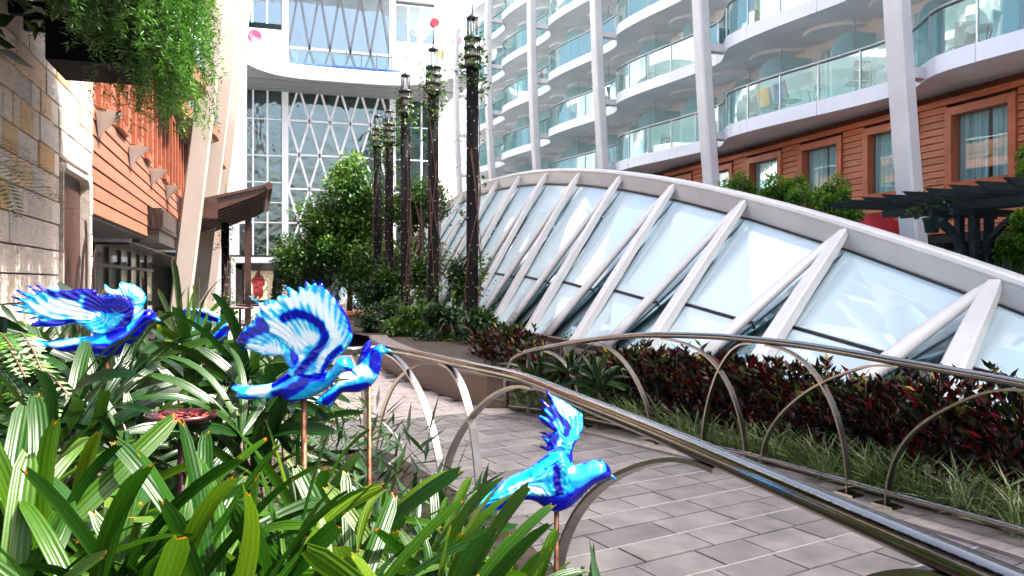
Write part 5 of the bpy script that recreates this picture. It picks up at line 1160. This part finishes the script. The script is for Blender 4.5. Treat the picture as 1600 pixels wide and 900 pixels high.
for (a, b, c_, d1) in (((-60, 215), (30, 258), (138, 352), 5.0), ((-60, 205), (20, 235), (98, 280), 5.2), ((-60, 225), (10, 262), (62, 312), 5.0), ((-50, 260), (5, 285), (30, 340), 4.9), ((-60, 190), (0, 215), (48, 240), 5.3), ((-50, 235), (30, 270), (96, 315), 5.1)):
    frond(t, [at_x(*a, -2.3), at_x(*b, -2.28), at_x(*c_, -2.3)], .13, m='dark_tree_leaf')

# hanging trough with asparagus fern above the stone wall
hb = empty('hanging_trough', (-1.9, 9, 4.05)); tag(hb, 'dark trough overflowing with feathery green fern, hanging top left', 'planter')
MB().box((-2.2, 9.9, 4.05), (-1.35, 10.9, 4.75)).build('trough', 'planter_dark', hb)
MB().box((-2.59, 0.0, 5.05), (-0.85, 10.2, 5.4)).build('shade_slab', 'planter_dark', hb)  # unseen slab added above the view to shade the stone wall
for y in (10.0, 10.6): MB().box((-2.58, y, 4.55), (-2.205, y + .1, 4.7)).build('bracket', 'planter_dark', hb)
NS = 1150; P = []; D = []; Nn = []; Ls = []; Rn = []; stems = MB()
for k in range(NS):
    y = random.uniform(7.6, 11.9); x0 = random.uniform(-2.1, -1.2); z0 = random.uniform(4.5, 6.3)
    if y < 8.3 and random.random() < .25: continue
    out = random.uniform(.2, .75) * (1.0 if y > 9 else .75); drop = random.uniform(.45, 1.0) * (1.1 if 9.8 < y < 11.7 else .75); yy_ = random.uniform(-.3, .35)
    a = Vector((x0, y, z0)); b = a + Vector((out * .7, yy_ * .6, random.uniform(-.05, .25))); c_ = a + Vector((out, yy_, -drop * .5)); e = a + Vector((out * 1.05, yy_ * 1.2, -drop))
    cv_ = catmull([a, b, c_, e], 7); Nn_ = len(cv_)
    tone = random.uniform(.1, .55) + .55 * max(0, min(1, (y - 8.8) / 2.6)) * random.random()
    for i in range(3, Nn_):
        for j in range(7):
            P.append(cv_[i] + Vector((random.gauss(0, .012), random.gauss(0, .02), random.gauss(0, .02)))); D.append((random.gauss(0, 1), random.gauss(0, 1), random.gauss(-.35, .6))); Nn.append((random.gauss(0, .5), random.gauss(0, .5), 1)); Ls.append(random.uniform(.05, .105)); Rn.append(min(1, max(0, tone + random.gauss(0, .12))))
leaf_cloud('feathery_fronds', P, D, Nn, np.array(Ls), np.array(Ls) * .20, 'fern_leaf', hb, Rn, kind='stuff')
P = np.stack([rng.uniform(-2.4, -1.1, 2600), rng.uniform(7.4, 11.6, 2600), rng.uniform(4.3, 6.3, 2600)], 1)
leaf_cloud('inner_leaves', P, unit(2600), np.array([0, 0, 1.]) + unit(2600) * .5, .22, .09, 'dark_tree_leaf', hb, kind='stuff')
# broad dark leaves in the shaded corner
ds = at_x(20, 60, -2.5); t = empty('shaded_plant', tuple(ds)); tag(t, 'dark broad leaved plant in the shaded top left corner', 'plant')
for (a, b) in (((-30, 40), (25, 25)), ((-20, 60), (25, 75)), ((-10, 75), (55, 108)), ((-20, 30), (10, 60)), ((40, 30), (85, 75))):
    p0, p1 = at_x(*a, -2.5), at_x(*b, -2.42); leaf_cloud('leaf', [p0], [p1 - p0], [(.8, -.4, .4)], (p1 - p0).length, .16, 'dark_tree_leaf', t)

# shallow dish with petals
dc = at_d(284, 648, 2.45); t = empty('petal_dish', (dc.x, dc.y, BZ)); tag(t, 'dark red shallow dish with red petals among the palms', 'dish')
MB().lathe([(.02, dc.z - .04 - 0), (.06, dc.z - .035), (.10, dc.z - .01), (.105, dc.z + .004), (.098, dc.z + .002), (.06, dc.z - .018), (.005, dc.z - .022)], 24, (dc.x, dc.y, 0)).build('bowl', 'dish_red', t)
MB().tube([(dc.x, dc.y, BZ), (dc.x, dc.y, dc.z - .03)], .012, 8).build('stem', 'dish_red', t)
n = 90; a = rng.random(n) * 6.28; r_ = .07 * rng.random(n) ** .5; leaf_cloud('petals', np.stack([dc.x + r_ * np.cos(a), dc.y + r_ * np.sin(a), dc.z - .008 + .012 * rng.random(n)], 1), unit(n) * np.array([1, 1, .4]), np.array([0, 0, 1.]) + unit(n) * .4, .022, .014, 'petal', t, kind='stuff')

# ================================================================== hedge of croton, palm clump and border grass by the far rail
hedge_path = offset_xy(FARC, .75)
if (hedge_path[60] - Vector((1, 5, 0))).length < (FARC[60].xy.to_3d() - Vector((1, 5, 0))).length: hedge_path = offset_xy(FARC, -.75)
sgn = 1 if (offset_xy(FARC, .75)[60] - hedge_path[60]).length < 1e-6 else -1
back_pts = [at_z(px, py, .45) for px, py in ((770, 545), (815, 560))]
hp = [Vector((p.x, p.y, 0)) for p in back_pts] + [p for p in hedge_path if project((p.x, p.y, 0))[0] > 850]
hps = polyline_resample(hp, .52)
for k, p in enumerate(hps):
    px_, _y = project((p.x, p.y, .4))
    if px_ > 1720: continue
    t = empty('croton_shrub', (p.x, p.y, 0)); tag(t, '%s croton shrub from the left of the dark red hedge before the canopy' % ORD[k], 'shrub', 'croton hedge shrubs')
    palmy = 815 < px_ < 965
    hgt = (.77 + random.uniform(-.09, .10)) if not palmy else .62
    n = 820; u = unit(n); r_ = rng.random(n) ** .4; P = np.array([p.x, p.y, 0]) + u * r_[:, None] * np.array([.36, .36, .0]); P[:, 2] = hgt * (.10 + .88 * rng.random(n) ** .8); P[:, :2] += rng.normal(size=(n, 2)) * .07
    D = u * np.array([1, 1, .2]) + np.array([0, 0, .75]) + unit(n) * .5; top = (P[:, 2] / hgt)
    rn_ = rng.random(n) * .69; gm_ = (top > .62) & (rng.random(n) < .26); rn_[gm_] = .70 + .28 * rng.random(gm_.sum()) ** 1.8
    leaf_cloud('foliage', P, D, np.array([0, 0, 1.]) + unit(n) * .8, rng.uniform(.08, .15, n), rng.uniform(.03, .05, n), 'croton_leaf', t, rn_)
    m = MB(); SP = []; SD = []
    for j in range(9):
        a = random.uniform(0, 6.28); r_ = random.uniform(.05, .34); c0 = Vector((p.x + r_ * math.cos(a), p.y + r_ * math.sin(a), hgt * .8)); hh = random.uniform(.05, .2)
        m.tube([c0, c0 + Vector((0, 0, hh + hgt * .12))], .004, 4)
        for q_ in range(9): aa = random.uniform(0, 6.28); SP.append(c0 + Vector((0, 0, hgt * .1 + hh * random.uniform(.4, 1)))); SD.append((math.cos(aa), math.sin(aa), random.uniform(.5, 1.6)))
    leaf_cloud('shoots', SP, SD, np.array([0, 0, 1.]) + unit(len(SP)) * .8, rng.uniform(.07, .13, len(SP)), .035, 'croton_leaf', t, np.where(rng.random(len(SP)) < .35, .70 + .28 * rng.random(len(SP)) ** 1.5, rng.random(len(SP)) * .69), kind='stuff')
    for j in range(4): a = random.uniform(0, 6.28); m.tube([(p.x + .05 * math.cos(a), p.y + .05 * math.sin(a), 0), (p.x + .22 * math.cos(a), p.y + .22 * math.sin(a), hgt * .75)], [.012, .006], 5)
    m.build('stem', 'bark', t)
for k, (px, py, d) in enumerate(((845, 590, 9.4), (895, 580, 9.0), (935, 600, 8.6))):
    palm(px, py, d, .42, 'green fan palm in the croton hedge, %s' % ['nearest the rail end', 'in the middle of the clump', 'below the start of the arch'][k], LEAF_B, 4, 9, .6, group='fan palms in the hedge', zf=0.0)
gp = [p for p in offset_xy(FARC, .30 * sgn)]; P = []; D = []; Nn = []; Ls = []; Rn = []
for k in range(160):
    i = random.randrange(6, len(gp)); c = gp[i] + Vector((random.uniform(-.16, .16), random.uniform(-.16, .16), .01)); tone = random.uniform(.1, .8)
    for j in range(20):
        a = random.uniform(0, 6.28); el = random.uniform(.35, 1.3); P.append(c + Vector((random.gauss(0, .02), random.gauss(0, .02), 0))); D.append((math.cos(a) * math.cos(el), math.sin(a) * math.cos(el), math.sin(el))); Nn.append((-math.cos(a), -math.sin(a), .4)); Ls.append(random.uniform(.16, .36)); Rn.append(min(1, max(0, tone + random.gauss(0, .25))))
# each blade: lower and upper half so that it arches
P = np.array(P); D = np.array(D); Ls = np.array(Ls); D2 = D * np.array([1.25, 1.25, .35])
g0 = leaf_cloud('border_grass', np.concatenate([P, P + D * Ls[:, None] * .8]), np.concatenate([D, D2]), np.concatenate([Nn, Nn]), np.concatenate([Ls, Ls * .75]), .012, 'grass_blade', None, np.concatenate([Rn, Rn]), kind='stuff')
tag(g0, 'variegated border grass along the foot of the far rail', 'grass')

# ================================================================== trees and shrubs
def tree(name, base, h, parts, label, m, n, leaf, group=None, trunk=.13, cat='tree', lumps=11):
    base = Vector(base); t = empty(name, tuple(base)); tag(t, label, cat, group)
    top = Vector((base.x, base.y, base.z + h)); bend = Vector((random.uniform(-.15, .15), random.uniform(-.15, .15), 0))
    tk = MB(); tk.tube(catmull([base, base + Vector((0, 0, h * .35)) + bend, base + Vector((0, 0, h * .75)) - bend], 5), [trunk * (1 - .06 * i) for i in range(11)], 9); tk.build('trunk', 'bark', t)
    lm = MB()
    for k in range(9):
        s_ = base + Vector((0, 0, h * random.uniform(.25, .6))); c, rad, _w = random.choice(parts); e = Vector(c) + Vector((random.uniform(-.7, .7) * rad[0], random.uniform(-.7, .7) * rad[1], random.uniform(-.4, .7) * rad[2]))
        lm.tube(catmull([s_, s_.lerp(e, .5) + Vector((0, 0, .15)), e], 4), [trunk * .45 * (1 - .09 * i) for i in range(9)], 6)
    lm.build('limbs', 'bark', t)
    crown('crown', parts, m, t, n, leaf, lumps=lumps); return t
def P3(px, py, d): q = at_d(px, py, d); return (q.x, q.y, q.z)
b = at_z(545, 500, 0); q = at_d(545, 441, 31)
tree('tree', (q.x, q.y, 0), 6.4, [(P3(565, 320, 31), (1.9, 1.8, 2.0), .40), (P3(520, 395, 31), (2.7, 2.2, 1.8), .55), (P3(535, 340, 31), (2.0, 1.8, 1.6), .3), (P3(585, 420, 30), (1.5, 1.5, 2.0), .30), (P3(540, 360, 31), (1.8, 1.6, 1.8), .25)], 'broad dark green tree left of the lamp posts', 'tree_leaf', 17000, .16, lumps=16)
q = at_d(660, 441, 27)
tree('tree', (q.x, q.y, 0), 5.6, [(P3(655, 320, 27), (1.2, 1.2, 1.6), .5), (P3(645, 420, 27), (1.3, 1.3, 1.7), .5)], 'yellow green tree seen between the lamp posts', 'tree_leaf', 9500, .14)
q = at_d(480, 441, 34); tree('tree', (q.x, q.y, 0), 3.4, [(P3(480, 410, 34), (1.5, 1.5, 1.5), 1.0)], 'low dark tree at the left foot of the broad tree', 'dark_tree_leaf', 6000, .16)
for k, (px, d) in enumerate(((445, 33), (489, 30))):       # clipped cones
    q = at_d(px, 441, d); t = empty('clipped_cone', (q.x, q.y, 0)); tag(t, ['clipped conical shrub nearest the entrance kiosk', 'clipped conical shrub just left of the central bird wing'][k], 'shrub', 'clipped cones')
    n = 3600; z = rng.random(n) ** 1.2; a = rng.random(n) * 6.28; hh = 2.35; rr = (.55 * np.sqrt(1 - z ** 1.6) + .02) * (.86 + .14 * rng.random(n)); Pp = np.stack([q.x + rr * np.cos(a), q.y + rr * np.sin(a), .2 + z * hh], 1)
    leaf_cloud('foliage', Pp, np.stack([np.cos(a), np.sin(a), .6 + 0 * a], 1) + unit(n) * .6, unit(n) + np.array([0, 0, .8]), .09, .06, 'dark_tree_leaf', t)
    MB().tube([(q.x, q.y, 0), (q.x, q.y, .6)], .05, 6).build('trunk', 'bark', t)
q = at_d(505, 441, 36); t = empty('spiky_palm', (q.x, q.y, 0)); tag(t, 'spiky yucca like palm in front of the lattice glazing', 'palm')
MB().tube([(q.x, q.y, 0), (q.x - .1, q.y, 3.2)], .08, 7).build('trunk', 'bark', t)
hub = np.array([q.x - .1, q.y, 3.2]); n = 90; D = unit(n); D[:, 2] = np.abs(D[:, 2]) * .9 - .15; leaf_cloud('crown', np.tile(hub, (n, 1)), D, unit(n) + np.array([0, 0, .6]), .95, .07, 'tree_leaf', t)
# shrubs at the feet of the posts
for k, (px, py, d, rx, rz, m) in enumerate(((600, 505, 20, .75, .75, 'dark_tree_leaf'), (640, 510, 18.5, .7, .7, 'tree_leaf'), (700, 515, 17, .75, .65, 'dark_tree_leaf'), (760, 512, 16, .6, .5, 'dark_tree_leaf'), (575, 470, 27, .9, .7, 'dark_tree_leaf'), (715, 440, 23, .7, 1.3, 'dark_tree_leaf'))):
    q = at_d(px, py, d); tree('planter_shrub', (q.x, q.y, .36), max(.6, q.z), [((q.x, q.y, q.z), (rx, rx, rz), 1.0)], ['leafy shrub at the left end of the granite planter', 'light leafy shrub behind the second and third lamp posts', 'dark shrub at the foot of the second lamp post', 'dark shrub at the foot of the tallest lamp post', 'dark shrub at the far end of the granite planter', 'tall dark shrub between the tallest lamp post and the canopy'][k], m, 3200, .10, 'planter shrubs', .04, 'shrub')
# shrubs beyond the canopy, before the timber wall
for k, (px, py, x, rx, rz) in enumerate(((1160, 300, 12.9, .75, .75), (1225, 300, 13.0, .75, .8), (1270, 308, 12.9, .85, .85), (1308, 330, 12.7, .55, .55), (1622, 262, 12.4, .55, .5), (1612, 352, 12.2, .5, .45), (1585, 395, 12.6, .5, .4))):
    q = at_x(px, py, x)
    tree('leafy_tree', (q.x, q.y, 0), q.z + rz * .6, [((q.x, q.y, q.z), (rx, rx, rz), 1.0)], ['leftmost small tree peeping over the canopy crest by the timber wall', 'small tree over the canopy crest, second from the left', 'largest small tree over the canopy crest, before the second window', 'low branch tip of foliage at the right of the crest trees', 'light green foliage at the right edge above the pergola', 'light green foliage at the right edge below the pergola beam', 'dark foliage behind the pergola at the right edge'][k], 'lime_leaf', 3600, .085, 'trees beyond the canopy', .05)
# strap leaved plants low by the pergola
for k, (px, py) in enumerate(((1560, 405), (1590, 412), (1530, 395))):
    q = at_x(px, py + 14, 12.0); t = empty('strap_plant', (q.x, q.y, 0)); tag(t, 'strap leaved plant behind the rim, %s' % ['left of the right edge', 'at the right edge', 'at the pergola foot'][k], 'plant')
    n = 46; D = unit(n); D[:, 2] = np.abs(D[:, 2]) + .6; leaf_cloud('leaves', np.tile(np.array([q.x, q.y, q.z - .55]), (n, 1)), D, unit(n) + np.array([0, 0, .3]), rng.uniform(.5, .95, n), .05, 'dark_tree_leaf', t)
    MB().tube([(q.x, q.y, 0), (q.x, q.y, max(.1, q.z - .5))], .05, 6).build('stem', 'bark', t)

# ================================================================== pergola and hanging pots
pc = at_x(1522, 318, 12.1); pg = empty('pergola', (pc.x, pc.y, 0)); tag(pg, 'dark green timber pergola at the right edge beyond the canopy', 'pergola')
zb = pc.z - .12
for dx in (-.16, .16):
    for dy in (-.16, .16): MB().box((pc.x + dx - .06, pc.y + dy - .06, 0), (pc.x + dx + .06, pc.y + dy + .06, zb)).build('post', 'pergola_green', pg)
for dy in (-.22, .22):
    MB().box((pc.x - .75, pc.y + dy - .04, zb - .12), (pc.x + .75, pc.y + dy + .04, zb)).build('beam', 'pergola_green', pg)
for dx in (-.22, .22): MB().box((pc.x + dx - .04, pc.y - 3.2, zb + .003), (pc.x + dx + .04, pc.y + 1.9, zb + .15)).build('beam', 'pergola_green', pg)
for k in range(11):
    yy_ = pc.y - 3.0 + k * .48; MB().hexa([(pc.x - 1.45, yy_, zb + .153), (pc.x + 1.45, yy_, zb + .153), (pc.x + 1.45, yy_ + .06, zb + .153), (pc.x - 1.45, yy_ + .06, zb + .153)], [(pc.x - 1.65, yy_, zb + .27), (pc.x + 1.65, yy_, zb + .27), (pc.x + 1.65, yy_ + .06, zb + .27), (pc.x - 1.65, yy_ + .06, zb + .27)]).build('rafter', 'pergola_green', pg)
for sx_, sy_ in ((0, 1), (0, -1), (1, 0), (-1, 0)):
    c0 = Vector((pc.x + sx_ * .2, pc.y + sy_ * .2, zb - 1.0)); MB().sweep(catmull([c0, c0 + Vector((sx_ * .12, sy_ * .12, .45)), c0 + Vector((sx_ * .55, sy_ * .55, .82))], 5), [(-.04, -.05), (.04, -.05), (.04, .05), (-.04, .05)], (sy_, sx_, .01), smooth=False).build('brace', 'pergola_green', pg)
for k, (px, py) in enumerate(((1456, 352), (1469, 344))):
    q = at_x(px, py, 11.95); t = empty('hanging_pot', (q.x, q.y, q.z - .14)); tag(t, ['green hanging pot with pink flowers, left one under the pergola', 'green hanging pot close under the pergola, right one'][k], 'flower pot', 'hanging pots')
    MB().lathe([(.11, q.z - .14), (.15, q.z + .10), (.165, q.z + .10), (.165, q.z + .14), (.14, q.z + .14)], 18, (q.x, q.y, 0)).build('pot', 'pot_green', t)
    for a in (0, 2.1, 4.2): MB().tube([(q.x + .15 * math.cos(a), q.y + .15 * math.sin(a), q.z + .13), (q.x, q.y, zb)], .004, 4).build('wire', 'iron', t)
    n = 420; Pp, u, r_, kk = blob_points(n, (q.x, q.y + (.12 if k == 0 else 0), q.z + .38), (.48, .48, .36), 6); leaf_cloud('foliage', Pp, u + unit(n) * .5, unit(n) + np.array([0, 0, .8]), .07, .04, 'tree_leaf', t)
    if k == 0:
        n = 44; Pp = np.array([q.x, q.y + .32, q.z + .42]) + rng.normal(size=(n, 3)) * np.array([.15, .18, .10]); leaf_cloud('flowers', Pp, unit(n), unit(n), .06, .055, 'bougain', t)

# ================================================================== balcony furniture
def chair_parts(t, c, rz, m='chair_grey'):
    M = Matrix.Translation(c) @ Matrix.Rotation(rz, 4, 'Z')
    def tr(mb): mb.v = [tuple(M @ Vector(p)) for p in mb.v]; return mb
    tr(MB().box((-.24, -.24, .40), (.24, .24, .44))).build('seat', m, t)
    tr(MB().hexa([(-.23, .22, .46), (.23, .22, .46), (.23, .25, .46), (-.23, .25, .46)], [(-.23, .32, .95), (.23, .32, .95), (.23, .35, .95), (-.23, .35, .95)])).build('backrest', m, t)
    for a, b in ((-.23, -.23), (.23, -.23), (-.23, .23), (.23, .23)): tr(MB().tube([(a, b, 0), (a * .95, b * .95, .41)], .014, 6)).build('leg', 'alu', t)
    for a in (-.25, .25): tr(MB().tube([(a, -.22, .44), (a, -.22, .64), (a, .25, .66)], .014, 6)).build('arm', 'alu', t)
def bal_chair(y, deck, x, rz, label):
    z = DECK0 + DECKH * deck + .365; t = empty('balcony_chair', (x, y, z)); tag(t, label, 'chair', 'balcony chairs'); chair_parts(t, Vector((x, y, z)), rz); return t
def bal_table(y, deck, x, label):
    z = DECK0 + DECKH * deck + .365; t = empty('balcony_table', (x, y, z)); tag(t, label, 'table', 'balcony tables')
    MB().lathe([(.36, z + .68), (.38, z + .69), (.38, z + .71), (.34, z + .715)], 20, (x, y, 0)).build('top', 'table_white', t)
    for k in range(3): a = 2.1 * k; MB().tube([(x + .26 * math.cos(a), y + .26 * math.sin(a), z), (x + .08 * math.cos(a), y + .08 * math.sin(a), z + .36), (x + .22 * math.cos(a), y + .22 * math.sin(a), z + .68)], .014, 6).build('leg', 'chair_grey', t)
yl = at_x(1345, 150, 15.1).y
bal_table(yl, 0, 15.4, 'round table behind the lowest balcony glass, left of the nearest right strut'); bal_chair(yl + .65, 0, 15.5, R(170), 'grey chair beside the round table nearest the right strut')
yb_ = at_x(1232, 170, 15.1).y; bal_chair(yb_, 0, 15.15, R(90), 'chair with a blue towel on the lowest balcony'); bal_chair(yb_ + .75, 0, 15.15, R(90), 'chair with a yellow towel on the lowest balcony'); bal_table(yb_ - .7, 0, 15.45, 'round table beside the blue towel chair')
zt_ = DECK0 + .365
for (yy_, m, lab_, w2) in ((yb_, 'towel_blue', 'dark blue towel hung over a chair back on the lowest balcony', .27), (yb_ + .75, 'towel_yellow', 'yellow towel hung over a chair back on the lowest balcony', .24)):
    # the chairs face the wall, backs to the glass
    mb = MB(); x0 = 15.15 - .34; pts_ = [(x0 + .10, .50), (x0 + .04, .75), (x0 + .0, .955), (x0 - .025, .965), (x0 - .05, .93), (x0 - .02, .60), (x0 + .0, .42)]
    vs = []
    for j in range(7):
        yq = yy_ - w2 + 2 * w2 * j / 6
        for (a, b) in pts_: vs.append((a + .012 * math.sin(j * 1.9 + b * 6), yq, zt_ + b))
    mb.add(vs, [(j * 7 + i, j * 7 + i + 1, j * 7 + 8 + i, j * 7 + 7 + i) for j in range(6) for i in range(6)], True)
    thing_from(mb, 'towel', m, lab_, 'towel', base=(x0, yy_, zt_ + .4))
for o in [o for o in C.objects if o.name.startswith('balcony_chair')]: pass
fy = at_x(1525, 70, 15.2).y
bal_table(fy, 0, 15.45, 'round table behind the lowest balcony glass at the far right'); bal_chair(fy + .7, 0, 15.5, R(150), 'grey chair by the table at the far right balcony')
k_ = 0
for (px, py, deck) in ((1180, 185, 0), (1115, 85, 1), (1165, 35, 1), (1030, 195, 0), (1010, 60, 2), (950, 205, 0), (955, 155, 1), (845, 110, 2), (880, 215, 0), (1015, 125, 1)):
    q = at_x(px, py, 15.2); bal_chair(q.y, deck, 15.35, random.uniform(0, 6.28), 'grey chair on the %s balcony tier, %s' % (['lowest', 'second', 'third'][deck], ['left of the yellow towel', 'beside the second right strut', 'above the blue towel', 'left of the second right strut', 'high above the canopy crest', 'right of the third right strut', 'midway up right of the third strut', 'left of the third right strut', 'just left of the third strut', 'between the second and third struts'][k_])); k_ += 1

# low bench edge and cafe furniture by the far porch
q = at_z(575, 492, 0); bq = at_d(580, 490, 24); t = empty('low_bench', (bq.x, bq.y, 0)); tag(t, 'terracotta topped low bench beyond the granite planter', 'bench')
MB().box((bq.x - 1.4, bq.y, .62), (bq.x + .9, bq.y + .45, .72)).build('seat', 'terracotta_bench', t)
for dx in (-1.3, .6): MB().box((bq.x + dx, bq.y + .05, 0), (bq.x + dx + .2, bq.y + .4, .618)).build('leg', 'granite', t)
for k, (px, py, d) in enumerate(((262, 497, 22), (245, 500, 20), (388, 488, 30), (375, 492, 27), (278, 490, 25))):
    q = at_d(px, py, d); t = empty('cafe_table', (q.x, q.y, 0)); tag(t, ['small dark red cafe table at the foot of the nearest left strut', 'small dark red cafe table left of that strut foot', 'small dark red cafe table before the entrance kiosk', 'small dark red cafe table left of the central bird', 'small dark red cafe table between the strut feet'][k], 'table', 'cafe tables')
    MB().lathe([(.42, .70), (.45, .72), (.45, .75), (.42, .76)], 16, (q.x, q.y, 0)).build('top', 'dish_red', t); MB().tube([(q.x, q.y, 0), (q.x, q.y, .7)], .04, 6).build('leg', 'iron', t); MB().lathe([(.25, 0), (.22, .03), (.05, .05)], 12, (q.x, q.y, 0)).build('foot', 'iron', t)
